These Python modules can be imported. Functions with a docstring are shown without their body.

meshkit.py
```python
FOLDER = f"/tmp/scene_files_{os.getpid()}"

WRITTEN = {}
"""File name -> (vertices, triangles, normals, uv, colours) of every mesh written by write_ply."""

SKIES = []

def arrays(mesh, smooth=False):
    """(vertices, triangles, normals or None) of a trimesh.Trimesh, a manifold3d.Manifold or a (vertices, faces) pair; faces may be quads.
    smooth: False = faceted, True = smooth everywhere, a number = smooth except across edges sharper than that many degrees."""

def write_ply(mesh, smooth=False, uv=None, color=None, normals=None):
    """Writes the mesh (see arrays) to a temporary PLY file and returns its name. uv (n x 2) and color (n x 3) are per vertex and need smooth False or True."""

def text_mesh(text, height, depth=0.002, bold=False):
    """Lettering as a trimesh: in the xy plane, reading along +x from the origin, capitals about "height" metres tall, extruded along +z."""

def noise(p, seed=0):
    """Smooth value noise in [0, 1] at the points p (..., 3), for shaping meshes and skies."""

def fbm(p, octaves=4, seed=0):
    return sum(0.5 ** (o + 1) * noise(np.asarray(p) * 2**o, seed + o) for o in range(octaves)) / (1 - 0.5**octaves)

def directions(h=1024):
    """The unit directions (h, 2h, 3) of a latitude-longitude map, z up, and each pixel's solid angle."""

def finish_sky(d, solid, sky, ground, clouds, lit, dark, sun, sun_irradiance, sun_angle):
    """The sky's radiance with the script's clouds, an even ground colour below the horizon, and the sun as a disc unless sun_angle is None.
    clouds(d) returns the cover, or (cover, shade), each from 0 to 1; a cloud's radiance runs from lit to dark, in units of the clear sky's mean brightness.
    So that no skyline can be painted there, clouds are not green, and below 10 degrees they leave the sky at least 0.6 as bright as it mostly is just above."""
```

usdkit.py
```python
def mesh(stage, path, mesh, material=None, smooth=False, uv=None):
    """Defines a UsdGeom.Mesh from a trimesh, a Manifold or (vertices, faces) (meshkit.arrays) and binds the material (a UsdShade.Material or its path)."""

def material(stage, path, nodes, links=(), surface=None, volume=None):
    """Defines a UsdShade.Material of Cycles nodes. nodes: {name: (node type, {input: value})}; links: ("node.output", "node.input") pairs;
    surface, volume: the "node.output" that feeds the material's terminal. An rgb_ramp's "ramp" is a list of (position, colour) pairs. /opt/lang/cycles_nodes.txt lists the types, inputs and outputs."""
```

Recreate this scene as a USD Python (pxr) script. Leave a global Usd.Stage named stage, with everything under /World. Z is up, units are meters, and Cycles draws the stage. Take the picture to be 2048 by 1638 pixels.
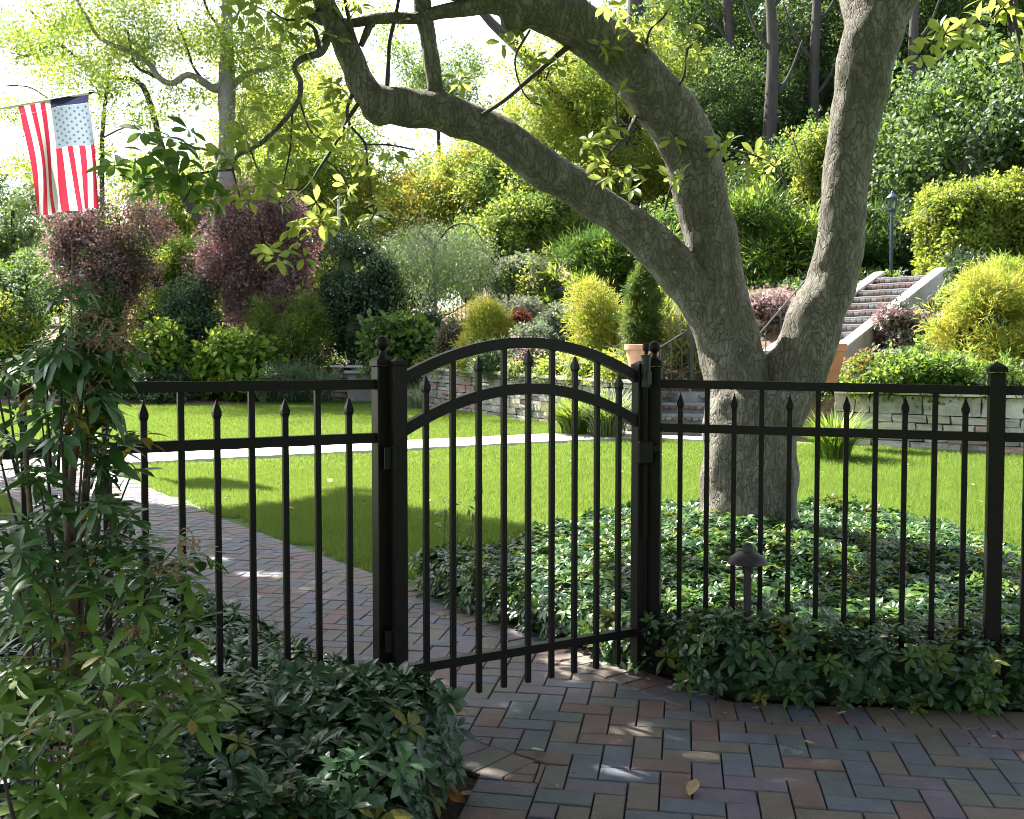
import math, random
import numpy as np
import trimesh, manifold3d
import usdkit, meshkit
from shapely.geometry import Polygon, Point, LineString, box as sbox
from shapely import affinity
from pxr import Usd, UsdGeom, UsdLux, UsdShade, Gf, Sdf, Vt

rng = np.random.default_rng(7)
random.seed(7)
stage = Usd.Stage.CreateInMemory()
UsdGeom.SetStageUpAxis(stage, 'Z')
UsdGeom.Xform.Define(stage, '/World')
UsdGeom.Scope.Define(stage, '/World/Looks')

# ------------------------------------------------------------------ camera, sky, sun, exposure
FPX = 2000.0                                   # focal length for a picture 2048 wide
CAM = np.array([0.0, 0.0, 1.356])
PITCH = math.atan(89 / FPX)
SUN_AZ, SUN_EL = math.radians(-48), math.radians(49)   # azimuth from +y towards +x
SKY_STRENGTH, SUN_INTENSITY, EXPOSURE = 0.078, 1.25, 2.45
cam = UsdGeom.Camera.Define(stage, '/World/camera')
cam.CreateHorizontalApertureAttr(20.955)
cam.CreateVerticalApertureAttr(20.955 * 819 / 1024)
cam.CreateFocalLengthAttr(20.955 * FPX / 2048)
cam.CreateExposureAttr(EXPOSURE)
cam.CreateClippingRangeAttr(Gf.Vec2f(0.05, 2000))
cam.AddTranslateOp().Set(Gf.Vec3d(*CAM))
cam.AddRotateXOp().Set(90 - math.degrees(PITCH))
SUN = np.array([math.sin(SUN_AZ) * math.cos(SUN_EL), math.cos(SUN_AZ) * math.cos(SUN_EL), math.sin(SUN_EL)])
sun = UsdLux.DistantLight.Define(stage, '/World/sun')
sun.CreateIntensityAttr(SUN_INTENSITY); sun.CreateAngleAttr(0.5); sun.CreateNormalizeAttr(True)
sun.CreateColorAttr(Gf.Vec3f(1.0, 0.94, 0.84))
sun.AddRotateZOp().Set(-math.degrees(SUN_AZ)); sun.AddRotateXOp().Set(-(90 - math.degrees(SUN_EL)))
dome = UsdLux.DomeLight.Define(stage, '/World/sky')
dome.CreateIntensityAttr(1.0)
dome.GetPrim().SetCustomDataByKey('kind', 'structure')
skym = usdkit.material(stage, '/World/Looks/sky_air', {
    'sky': ('sky_texture', {'sky_type': 'single_scattering', 'sun_disc': False, 'sun_elevation': SUN_EL, 'sun_rotation': SUN_AZ, 'altitude': 100.0, 'air_density': 1.0, 'aerosol_density': 2.5, 'ozone_density': 1.0}),
    'haze': ('hsv', {'saturation': 0.5}), 'bg': ('background_shader', {'strength': SKY_STRENGTH})}, [('sky.color', 'haze.color'), ('haze.color', 'bg.color')], surface='bg.background')
UsdShade.MaterialBindingAPI.Apply(dome.GetPrim()).Bind(skym)

# ------------------------------------------------------------------ helpers: names, things, parts
taken = {}
def numbered(path):
    if path not in taken:
        taken[path] = 0
        return path
    taken[path] += 1
    return f'{path}_{taken[path]:03d}'
def tag(p, label=None, cat=None, group=None, kind=None):
    for k, v in (('label', label), ('category', cat), ('group', group), ('kind', kind)):
        if v: p.SetCustomDataByKey(k, v)
    return p
def thing(name, label, cat, group=None, loc=None):
    x = UsdGeom.Xform.Define(stage, numbered('/World/' + name))
    if loc is not None: x.AddTranslateOp().Set(Gf.Vec3d(*map(float, loc)))
    tag(x.GetPrim(), label, cat, group)
    return str(x.GetPath())
def part(parent, name, mesh, mat, smooth=False, label=None, kind=None):
    path = numbered((parent or '/World') + '/' + name)
    m = usdkit.mesh(stage, path, mesh, mat, smooth=smooth)
    tag(m.GetPrim(), label, None, None, kind)
    return path
def struct(name, mesh, mat, smooth=False, kind='structure'):
    return part(None, name, mesh, mat, smooth, kind=kind)
def cat_meshes(ms):
    """join (v, f) pairs and trimeshes"""
    V, F, n = [], [], 0
    for m in ms:
        v, f = (m.vertices, m.faces) if hasattr(m, 'vertices') else m
        V.append(np.asarray(v, float)); F.append(np.asarray(f, int) + n); n += len(v)
    return np.vstack(V), np.vstack(F)
def at(u, v, Y):
    """the point at depth Y that a pixel of the 2048 wide photograph looks at"""
    a, b = (u - 1024) / FPX, (819 - v) / FPX
    d = np.array([a, math.cos(PITCH) + math.sin(PITCH) * b, -math.sin(PITCH) + math.cos(PITCH) * b])
    return CAM + d * (Y / d[1])
def lawn_z(Y): return 0.03 * np.log1p(np.exp((np.asarray(Y, float) - 8) * 2)) / 2
def ground(u, v, f=None):
    f = f or (lambda x, y: lawn_z(y))
    lo, hi = 0.5, 80.0
    for _ in range(60):
        m = (lo + hi) / 2; p = at(u, v, m)
        lo, hi = (m, hi) if p[2] > f(p[0], p[1]) else (lo, m)
    return p
def project(P):
    P = np.atleast_2d(P) - CAM
    d = P[:, 1] * math.cos(PITCH) - P[:, 2] * math.sin(PITCH); u = P[:, 1] * math.sin(PITCH) + P[:, 2] * math.cos(PITCH)
    d = np.where(d > 0.05, d, np.nan)
    return np.stack([1024 + FPX * P[:, 0] / d, 819 - FPX * u / d], 1)
def in_frame(P, m=40):
    q = project(P)
    return (q[:, 0] > -m) & (q[:, 0] < 2048 + m) & (q[:, 1] > -m) & (q[:, 1] < 1638 + m)

# ------------------------------------------------------------------ materials
L = '/World/Looks/'
def surf(name, c1, c2, scale=8.0, rough=0.7, bump=0.0, bscale=60.0, detail=5.0, metallic=0.0, spec=0.5, stretch=(1, 1, 1), isl=0.0, stain=None):
    """a principled surface whose colour wanders between two tones by noise"""
    n = {'co': ('geometry', {}), 'mp': ('mapping', {'scale': stretch}), 'n': ('noise_texture', {'scale': scale, 'detail': detail, 'roughness': 0.6}),
         'r': ('rgb_ramp', {'ramp': [(0.3, c1), (0.7, c2)]}),
         'p': ('principled_bsdf', {'roughness': rough, 'metallic': metallic, 'specular_ior_level': spec})}
    l = [('co.position', 'mp.vector'), ('mp.vector', 'n.vector'), ('n.fac', 'r.fac')]
    src = 'r.color'
    if isl:
        n['mr'] = ('map_range', {'from_min': 0.0, 'from_max': 1.0, 'to_min': 1 - isl, 'to_max': 1 + isl}); n['hs'] = ('hsv', {})
        l += [('co.random_per_island', 'mr.value'), ('mr.result', 'hs.value'), ('r.color', 'hs.color')]; src = 'hs.color'
    if stain:
        n['sn'] = ('noise_texture', {'scale': 2.3, 'detail': 7.0, 'roughness': 0.7}); n['sr'] = ('map_range', {'from_min': 0.46, 'from_max': 0.72, 'to_max': 0.6, 'clamp': True}); n['sm'] = ('mix', {'mix_type': 'mix', 'color2': stain})
        l += [('co.position', 'sn.vector'), ('sn.fac', 'sr.value'), ('sr.result', 'sm.fac'), (src, 'sm.color1')]; src = 'sm.color'
    l.append((src, 'p.base_color'))
    if bump:
        n['n2'] = ('noise_texture', {'scale': bscale, 'detail': 4.0, 'roughness': 0.65}); n['b'] = ('bump', {'strength': bump, 'distance': 0.02})
        l += [('mp.vector', 'n2.vector'), ('n2.fac', 'b.height'), ('b.normal', 'p.normal')]
    return usdkit.material(stage, L + name, n, l, surface='p.BSDF')
def leafmat(name, tones, trans, fac=0.4, rough=0.45, spec=0.4, patches=0.0):
    """leaf: tone picked per leaf and per clump, shining through with a yellower light"""
    k = len(tones)
    n = {'g': ('geometry', {}), 'o': ('object_info', {}), 'a': ('math', {'math_type': 'multiply', 'value2': 0.62}), 'b': ('math', {'math_type': 'multiply_add', 'value2': 0.38}),
         'r': ('rgb_ramp', {'ramp': [(i / max(1, k - 1), c) for i, c in enumerate(tones)]}),
         't': ('mix', {'mix_type': 'mix', 'fac': 0.6, 'color2': trans}),
         'p': ('principled_bsdf', {'roughness': rough, 'specular_ior_level': spec}), 'tr': ('translucent_bsdf', {}), 'm': ('mix_closure', {'fac': fac})}
    l = [('g.random_per_island', 'a.value1'), ('o.random', 'b.value1'), ('a.value', 'b.value3'), ('b.value', 'r.fac'), ('r.color', 'p.base_color'), ('r.color', 't.color1'),
         ('t.color', 'tr.color'), ('p.BSDF', 'm.closure1'), ('tr.BSDF', 'm.closure2')]
    if patches:
        n['pn'] = ('noise_texture', {'scale': patches, 'detail': 4.0, 'roughness': 0.6}); n['pr'] = ('map_range', {'from_min': 0.3, 'from_max': 0.7, 'clamp': True})
        l = [x for x in l if x[0] != 'o.random'] + [('g.position', 'pn.vector'), ('pn.fac', 'pr.value'), ('pr.result', 'b.value1')]
    return usdkit.material(stage, L + name, n, l, surface='m.closure')

M = {}
M['black_metal'] = surf('black_powder_coat', (0.0065, 0.0055, 0.0052), (0.010, 0.0085, 0.008), 30, 0.42, 0.05, 400, spec=0.16)
M['rail_metal'] = surf('dull_black_iron', (0.015, 0.015, 0.017), (0.03, 0.03, 0.032), 12, 0.5)
M['latch_grey'] = surf('latch_grey_plastic', (0.016, 0.016, 0.017), (0.026, 0.026, 0.027), 30, 0.4, spec=0.3)
M['soil'] = surf('dark_mulch', (0.018, 0.012, 0.009), (0.07, 0.05, 0.035), 26, 0.95, 0.9, 60)
M['hill'] = surf('hillside_mulch', (0.06, 0.035, 0.028), (0.18, 0.12, 0.09), 9, 0.95, 0.9, 30)
M['sand'] = surf('joint_sand', (0.012, 0.011, 0.010), (0.03, 0.027, 0.022), 60, 0.95, 0.4, 300)
M['turf'] = surf('turf_soil', (0.05, 0.10, 0.012), (0.10, 0.17, 0.02), 5, 0.9, 0.5, 200)
M['concrete'] = surf('pale_concrete', (0.30, 0.285, 0.265), (0.43, 0.41, 0.38), 3, 0.85, 0.15, 200)
M['mortar'] = surf('wall_backing', (0.03, 0.027, 0.024), (0.07, 0.06, 0.055), 20, 0.95)
BR = [((0.15, 0.118, 0.098), (0.22, 0.175, 0.145)), ((0.10, 0.115, 0.165), (0.17, 0.19, 0.245)), ((0.135, 0.105, 0.155), (0.20, 0.165, 0.22)),
      ((0.165, 0.092, 0.09), (0.235, 0.145, 0.135)), ((0.125, 0.12, 0.108), (0.185, 0.178, 0.16)), ((0.09, 0.115, 0.14), (0.15, 0.18, 0.21)), ((0.15, 0.115, 0.115), (0.215, 0.17, 0.165))]
for i, (a, b) in enumerate(BR): M[f'paver{i}'] = surf(f'clay_paver_{"abcdefg"[i]}', a, b, 14, 0.52, 0.5, 130, isl=0.18, stain=(0.062, 0.056, 0.047))
ST = [((0.29, 0.28, 0.26), (0.45, 0.43, 0.40)), ((0.20, 0.20, 0.20), (0.35, 0.345, 0.33)), ((0.25, 0.165, 0.14), (0.36, 0.26, 0.22)), ((0.32, 0.285, 0.24), (0.44, 0.39, 0.32)), ((0.14, 0.135, 0.13), (0.26, 0.24, 0.23))]
for i, (a, b) in enumerate(ST): M[f'stone{i}'] = surf(f'field_stone_{"abcde"[i]}', a, b, 6, 0.85, 0.8, 25, stain=(0.13, 0.11, 0.09))
M['bluestone'] = surf('bluestone_slab', (0.15, 0.16, 0.175), (0.26, 0.27, 0.285), 5, 0.7, 0.3, 60)
M['limestone'] = surf('limestone_coping', (0.45, 0.42, 0.40), (0.60, 0.57, 0.53), 4, 0.8, 0.3, 80)
M['grey_coping'] = surf('grey_stone_coping', (0.26, 0.25, 0.24), (0.40, 0.385, 0.36), 4, 0.85, 0.4, 60, stain=(0.16, 0.145, 0.125))
M['step_brick'] = surf('step_brick', (0.14, 0.075, 0.06), (0.24, 0.13, 0.105), 14, 0.8, 0.4, 120, isl=0.25)
M['terracotta'] = surf('terracotta_clay', (0.36, 0.13, 0.065), (0.48, 0.19, 0.10), 5, 0.75, 0.15, 80)
M['pink_clay'] = surf('pink_clay', (0.50, 0.25, 0.17), (0.62, 0.34, 0.25), 5, 0.75, 0.15, 80)
M['lantern_metal'] = surf('lantern_verdigris', (0.03, 0.05, 0.08), (0.05, 0.08, 0.12), 20, 0.4, metallic=0.4)
M['lamp_bronze'] = surf('lamp_bronze', (0.024, 0.021, 0.024), (0.042, 0.036, 0.040), 25, 0.45, metallic=0.3)
M['pole_white'] = surf('white_pole_paint', (0.7, 0.7, 0.68), (0.8, 0.8, 0.78), 8, 0.4)
M['grey_pole'] = surf('weathered_pole', (0.30, 0.30, 0.31), (0.42, 0.42, 0.43), 8, 0.7)
M['twig'] = surf('dark_twig', (0.03, 0.022, 0.018), (0.07, 0.055, 0.045), 40, 0.85)
M['red_stem'] = surf('reddish_stem', (0.06, 0.036, 0.024), (0.11, 0.07, 0.045), 30, 0.75)
M['raceme'] = surf('dry_flower_stalk', (0.16, 0.08, 0.05), (0.28, 0.16, 0.10), 30, 0.8)
M['bg_bark'] = surf('grey_bark', (0.09, 0.08, 0.085), (0.20, 0.18, 0.185), 8, 0.9, 0.8, 14, stretch=(1, 1, 0.2))
M['dark_bark'] = surf('dark_bark', (0.013, 0.011, 0.010), (0.040, 0.034, 0.030), 8, 0.9, 0.8, 14, stretch=(1, 1, 0.2))
# magnolia bark: grey brown plates split by dark cracks, pale lichen freckles lightened as painted sun spots
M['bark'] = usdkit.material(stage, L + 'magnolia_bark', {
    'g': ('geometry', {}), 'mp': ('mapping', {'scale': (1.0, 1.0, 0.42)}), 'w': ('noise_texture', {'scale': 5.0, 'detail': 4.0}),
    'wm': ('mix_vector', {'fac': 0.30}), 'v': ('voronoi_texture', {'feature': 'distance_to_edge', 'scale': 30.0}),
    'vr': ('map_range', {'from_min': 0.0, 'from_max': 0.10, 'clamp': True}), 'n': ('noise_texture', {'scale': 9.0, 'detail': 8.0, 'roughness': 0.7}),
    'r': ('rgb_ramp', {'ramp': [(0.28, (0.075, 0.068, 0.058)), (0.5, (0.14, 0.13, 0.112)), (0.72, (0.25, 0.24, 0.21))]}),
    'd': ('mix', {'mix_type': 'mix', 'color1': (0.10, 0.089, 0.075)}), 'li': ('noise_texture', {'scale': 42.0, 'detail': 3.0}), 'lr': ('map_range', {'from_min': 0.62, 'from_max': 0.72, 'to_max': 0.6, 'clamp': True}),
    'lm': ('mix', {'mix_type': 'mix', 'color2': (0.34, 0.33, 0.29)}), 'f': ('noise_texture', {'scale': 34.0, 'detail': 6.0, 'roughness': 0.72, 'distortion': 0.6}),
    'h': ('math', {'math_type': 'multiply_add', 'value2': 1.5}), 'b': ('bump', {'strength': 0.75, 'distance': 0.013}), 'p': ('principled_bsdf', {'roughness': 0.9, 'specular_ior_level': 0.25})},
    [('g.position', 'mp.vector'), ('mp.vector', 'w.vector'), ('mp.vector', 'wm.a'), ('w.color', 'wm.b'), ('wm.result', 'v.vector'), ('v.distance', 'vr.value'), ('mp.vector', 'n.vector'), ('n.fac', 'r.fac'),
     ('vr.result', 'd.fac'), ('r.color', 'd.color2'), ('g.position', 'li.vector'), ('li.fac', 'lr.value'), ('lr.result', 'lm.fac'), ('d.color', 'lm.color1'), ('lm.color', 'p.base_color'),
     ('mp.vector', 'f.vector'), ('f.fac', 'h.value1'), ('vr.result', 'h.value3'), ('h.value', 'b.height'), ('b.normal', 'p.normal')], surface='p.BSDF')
M['grass'] = leafmat('grass_blade', [(0.060, 0.125, 0.018), (0.10, 0.18, 0.028), (0.15, 0.225, 0.036), (0.22, 0.25, 0.07)], (0.34, 0.45, 0.075), 0.42, 0.5, 0.25, patches=1.1)
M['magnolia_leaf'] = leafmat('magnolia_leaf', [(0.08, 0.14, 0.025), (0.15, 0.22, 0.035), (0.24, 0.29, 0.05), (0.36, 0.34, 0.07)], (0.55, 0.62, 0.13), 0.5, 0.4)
M['magnolia_green'] = leafmat('magnolia_green_leaf', [(0.05, 0.11, 0.025), (0.08, 0.15, 0.03), (0.11, 0.19, 0.035)], (0.26, 0.42, 0.07), 0.45, 0.4)
M['canopy_leaf'] = leafmat('canopy_leaf', [(0.04, 0.08, 0.012), (0.08, 0.12, 0.016)], (0.16, 0.24, 0.03), 0.3, 0.4)
M['pieris_green'] = leafmat('pieris_green', [(0.075, 0.145, 0.022), (0.115, 0.20, 0.028), (0.155, 0.25, 0.034)], (0.14, 0.32, 0.03), 0.28, 0.38, 0.5)
M['pieris_dark'] = leafmat('pieris_dark', [(0.045, 0.105, 0.030), (0.065, 0.135, 0.034), (0.085, 0.16, 0.034)], (0.08, 0.2, 0.03), 0.22, 0.32, 0.55)
M['pieris_yellow'] = leafmat('pieris_yellow', [(0.20, 0.14, 0.02), (0.26, 0.20, 0.03), (0.30, 0.17, 0.03)], (0.4, 0.3, 0.03), 0.3, 0.5)
M['cover_yellow'] = leafmat('groundcover_yellowing', [(0.10, 0.14, 0.02), (0.20, 0.18, 0.03), (0.06, 0.11, 0.025)], (0.3, 0.3, 0.04), 0.3)
M['pachy_dark'] = leafmat('groundcover_leaf', [(0.022, 0.062, 0.026), (0.036, 0.088, 0.032), (0.056, 0.115, 0.036)], (0.05, 0.14, 0.03), 0.2, 0.30, 0.55)  # darker copy, also stands in for shade in the right bed
M['pachy_light'] = leafmat('groundcover_painted_sun_leaf', [(0.05, 0.12, 0.025), (0.10, 0.185, 0.036), (0.165, 0.255, 0.05)], (0.26, 0.42, 0.05), 0.3, 0.35, 0.5)  # lighter copy, sunlight on the leaves put into the colour
def lm(name, a, b, t, fac=0.42, **k): M[name] = leafmat(name, [a, tuple((np.array(a) + np.array(b)) / 2), b], t, fac, **k)
lm('lf_yellowgreen', (0.15, 0.2, 0.035), (0.33, 0.35, 0.06), (0.62, 0.62, 0.09), 0.5)
lm('lf_lime', (0.11, 0.2, 0.03), (0.25, 0.34, 0.05), (0.5, 0.62, 0.08), 0.48)
lm('lf_green', (0.055, 0.115, 0.024), (0.14, 0.23, 0.045), (0.3, 0.46, 0.06), 0.44)
lm('lf_midgreen', (0.05, 0.095, 0.03), (0.12, 0.19, 0.055), (0.26, 0.4, 0.08), 0.42)
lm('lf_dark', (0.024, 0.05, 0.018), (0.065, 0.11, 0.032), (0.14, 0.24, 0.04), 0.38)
lm('lf_holly', (0.022, 0.045, 0.026), (0.07, 0.105, 0.055), (0.1, 0.17, 0.05), 0.22, rough=0.26, spec=0.7)
lm('lf_bluegreen', (0.07, 0.12, 0.07), (0.18, 0.24, 0.14), (0.3, 0.42, 0.18), 0.38)
lm('lf_silver', (0.16, 0.18, 0.13), (0.34, 0.34, 0.27), (0.4, 0.42, 0.25), 0.35)
lm('lf_gold', (0.3, 0.3, 0.05), (0.48, 0.46, 0.09), (0.66, 0.62, 0.1), 0.45)
lm('lf_purple', (0.11, 0.055, 0.066), (0.28, 0.16, 0.175), (0.52, 0.22, 0.25), 0.42, rough=0.3, spec=0.65)
lm('lf_purplegrey', (0.17, 0.11, 0.12), (0.36, 0.27, 0.27), (0.5, 0.32, 0.32), 0.40)
lm('lf_barberry', (0.146, 0.049, 0.037), (0.268, 0.098, 0.061), (0.415, 0.122, 0.061), 0.4)
lm('lf_yew_sun_tone', (0.15, 0.25, 0.03), (0.3, 0.4, 0.05), (0.48, 0.6, 0.06), 0.45)  # lime tone standing in for sun on the yew tops
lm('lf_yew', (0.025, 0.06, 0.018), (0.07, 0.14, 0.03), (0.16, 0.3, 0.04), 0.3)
lm('lf_hedge', (0.13, 0.18, 0.03), (0.27, 0.31, 0.05), (0.48, 0.52, 0.06), 0.42)
lm('lf_cypress', (0.061, 0.104, 0.024), (0.146, 0.183, 0.037), (0.268, 0.342, 0.049), 0.35)
lm('lf_maple', (0.195, 0.146, 0.024), (0.366, 0.293, 0.037), (0.671, 0.488, 0.049), 0.5)
lm('lf_autumn', (0.244, 0.146, 0.037), (0.39, 0.244, 0.061), (0.61, 0.342, 0.073), 0.45)
M['inner'] = surf('inner_painted_shade', (0.016, 0.024, 0.010), (0.04, 0.052, 0.022), 12, 0.95, 0.5, 40)  # core colour with the shade between leaves painted in
M['fallen_rust'] = surf('fallen_leaf_rust', (0.26, 0.09, 0.03), (0.42, 0.17, 0.06), 40, 0.7)
M['fallen_tan'] = surf('fallen_leaf_tan', (0.30, 0.20, 0.10), (0.46, 0.33, 0.18), 40, 0.7)
M['fallen_pale'] = surf('fallen_leaf_pale', (0.36, 0.36, 0.22), (0.48, 0.48, 0.30), 40, 0.7)
def cloth(name, c, t, fac):
    return usdkit.material(stage, L + name, {'p': ('principled_bsdf', {'base_color': c, 'roughness': 0.8, 'specular_ior_level': 0.2}), 'tr': ('translucent_bsdf', {'color': t}), 'm': ('mix_closure', {'fac': fac}),
        'g': ('geometry', {}), 'w': ('noise_texture', {'scale': 300.0, 'detail': 2.0}), 'b': ('bump', {'strength': 0.2, 'distance': 0.004})},
        [('g.position', 'w.vector'), ('w.fac', 'b.height'), ('b.normal', 'p.normal'), ('p.BSDF', 'm.closure1'), ('tr.BSDF', 'm.closure2')], surface='m.closure')
M['flag_red'] = cloth('flag_red', (0.30, 0.012, 0.025), (0.42, 0.03, 0.06), 0.5)
M['flag_white'] = cloth('flag_white', (0.55, 0.55, 0.56), (0.60, 0.60, 0.62), 0.5)
M['flag_canton_backlit'] = cloth('flag_canton_backlit', (0.19, 0.23, 0.285), (0.20, 0.25, 0.32), 0.5)  # navy cloth paled, the light coming through it put into the colour
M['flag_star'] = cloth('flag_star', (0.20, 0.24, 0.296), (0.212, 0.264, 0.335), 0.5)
M['flag_navy'] = cloth('flag_navy', (0.02, 0.02, 0.06), (0.06, 0.06, 0.16), 0.3)

# ------------------------------------------------------------------ mesh tools
def bx(c, s, rotz=0.0, bevel=0.0):
    """box by centre and size; bevel chamfers it"""
    s = np.asarray(s, float) / 2
    if bevel:
        b = min(bevel, *(s * 0.9)); pts = []
        for i in (-1, 1):
            for j in (-1, 1):
                for k in (-1, 1):
                    for ax in range(3):
                        q = np.array([i, j, k]) * (s - b); q[ax] = [i, j, k][ax] * s[ax]; pts.append(q)
        m = trimesh.convex.convex_hull(np.array(pts)); v, f = np.array(m.vertices), np.array(m.faces)
    else:
        m = trimesh.creation.box(2 * s); v, f = np.array(m.vertices), np.array(m.faces)
    c_, s_ = math.cos(rotz), math.sin(rotz)
    v = v @ np.array([[c_, s_, 0], [-s_, c_, 0], [0, 0, 1]])
    return v + np.asarray(c, float), f
def bar(p, q, w, h, up=(0, 0, 1)):
    """square bar from p to q, width w sideways, height h along up"""
    p, q, up = np.asarray(p, float), np.asarray(q, float), np.asarray(up, float)
    d = (q - p) / np.linalg.norm(q - p); s = np.cross(d, up); s /= np.linalg.norm(s); u = np.cross(s, d)
    c = [p + s * a * w / 2 + u * b * h / 2 for a, b in ((-1, -1), (1, -1), (1, 1), (-1, 1))] + [q + s * a * w / 2 + u * b * h / 2 for a, b in ((-1, -1), (1, -1), (1, 1), (-1, 1))]
    f = [(0, 1, 2), (0, 2, 3), (4, 6, 5), (4, 7, 6)] + [t for i in range(4) for t in ((i, 4 + i, (i + 1) % 4), ((i + 1) % 4, 4 + i, 4 + (i + 1) % 4))]
    return np.array(c), np.array(f)
def spline(P, n):
    """Catmull-Rom through rows of P (any columns)"""
    P = np.asarray(P, float)
    if len(P) == 2: return np.linspace(P[0], P[1], n)
    Q = np.vstack([2 * P[0] - P[1], P, 2 * P[-1] - P[-2]]); out = []
    for t in np.linspace(0, len(P) - 1, n):
        i = min(int(t), len(P) - 2); t -= i; a, b, c, d = Q[i:i + 4]
        out.append(0.5 * (2 * b + (c - a) * t + (2 * a - 5 * b + 4 * c - d) * t ** 2 + (3 * b - a - 3 * c + d) * t ** 3))
    return np.array(out)
def tube(P, R, sides=8, caps=True, wob=0.0, seed=0):
    P = np.asarray(P, float); n = len(P); R = np.broadcast_to(np.asarray(R, float), (n,))
    T = np.gradient(P, axis=0); T /= np.linalg.norm(T, axis=1, keepdims=True) + 1e-12
    N = np.cross(T[0], [0.3, 0.2, 1.0] if abs(T[0][2]) < 0.9 else [1.0, 0.1, 0]); N /= np.linalg.norm(N); V = []
    A = np.arange(sides) * 2 * math.pi / sides
    for i in range(n):
        N = N - T[i] * (N @ T[i]); N /= np.linalg.norm(N); B = np.cross(T[i], N)
        r = R[i] * np.ones(sides)
        if wob: r = r * (1 + wob * (2 * meshkit.noise(np.stack([np.cos(A) * 1.6, np.sin(A) * 1.6, np.full(sides, i * 0.35)], 1) + seed, seed) - 1))
        V.append(P[i] + np.outer(np.cos(A) * r, N) + np.outer(np.sin(A) * r, B))
    V = np.vstack(V); F = []
    for i in range(n - 1):
        for j in range(sides):
            a, b = i * sides + j, i * sides + (j + 1) % sides
            F += [(a, b, b + sides), (a, b + sides, a + sides)]
    if caps:
        V = np.vstack([V, P[0], P[-1]]); k = n * sides
        for j in range(sides):
            F += [(k, (j + 1) % sides, j), (k + 1, (n - 1) * sides + j, (n - 1) * sides + (j + 1) % sides)]
    return V, np.array(F)
def pixtube(rows, n=24, sides=8, wscale=1.0, **kw):
    """tube through rows (u, v, width in px, Y)"""
    S = spline(rows, n); P = np.array([at(u, v, Y) for u, v, w, Y in S])
    return tube(P, np.maximum(S[:, 2] * wscale * S[:, 3] / FPX / 2, 0.001), sides, **kw)
def prism(poly, z0, z1, ch=0.004):
    """convex polygon (n x 2) between z0 and z1 with a chamfered upper edge; z1 may be one height per corner"""
    p = Polygon(poly); q = p.buffer(-ch, join_style=2)
    A = np.array(p.exterior.coords)[:-1]
    if Polygon(A).exterior.is_ccw is False: A = A[::-1]
    B = A + (np.array([p.centroid.x, p.centroid.y]) - A) / np.maximum(np.linalg.norm(A - np.array([p.centroid.x, p.centroid.y]), axis=1, keepdims=True), 1e-6) * ch * 1.4
    n = len(A); z1 = np.broadcast_to(z1, (n,))
    V = np.vstack([np.c_[A, np.broadcast_to(z0, (n,))], np.c_[A, z1 - ch], np.c_[B, z1]]); F = []
    for r in (0, n):
        for i in range(n):
            j = (i + 1) % n
            F += [(r + i, r + j, r + n + j), (r + i, r + n + j, r + n + i)]
    F += [(2 * n, 2 * n + i, 2 * n + i + 1) for i in range(1, n - 1)]
    return V, np.array(F)
def lathe(prof, c, sides=24):
    """revolve (r, z) rows about z at c"""
    prof = np.asarray(prof, float); A = np.arange(sides) * 2 * math.pi / sides
    V = np.vstack([np.c_[r * np.cos(A), r * np.sin(A), np.full(sides, z)] for r, z in prof]) + np.asarray(c, float); F = []
    for i in range(len(prof) - 1):
        for j in range(sides):
            a, b = i * sides + j, i * sides + (j + 1) % sides
            F += [(a, b, b + sides), (a, b + sides, a + sides)]
    return V, np.array(F)
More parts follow.
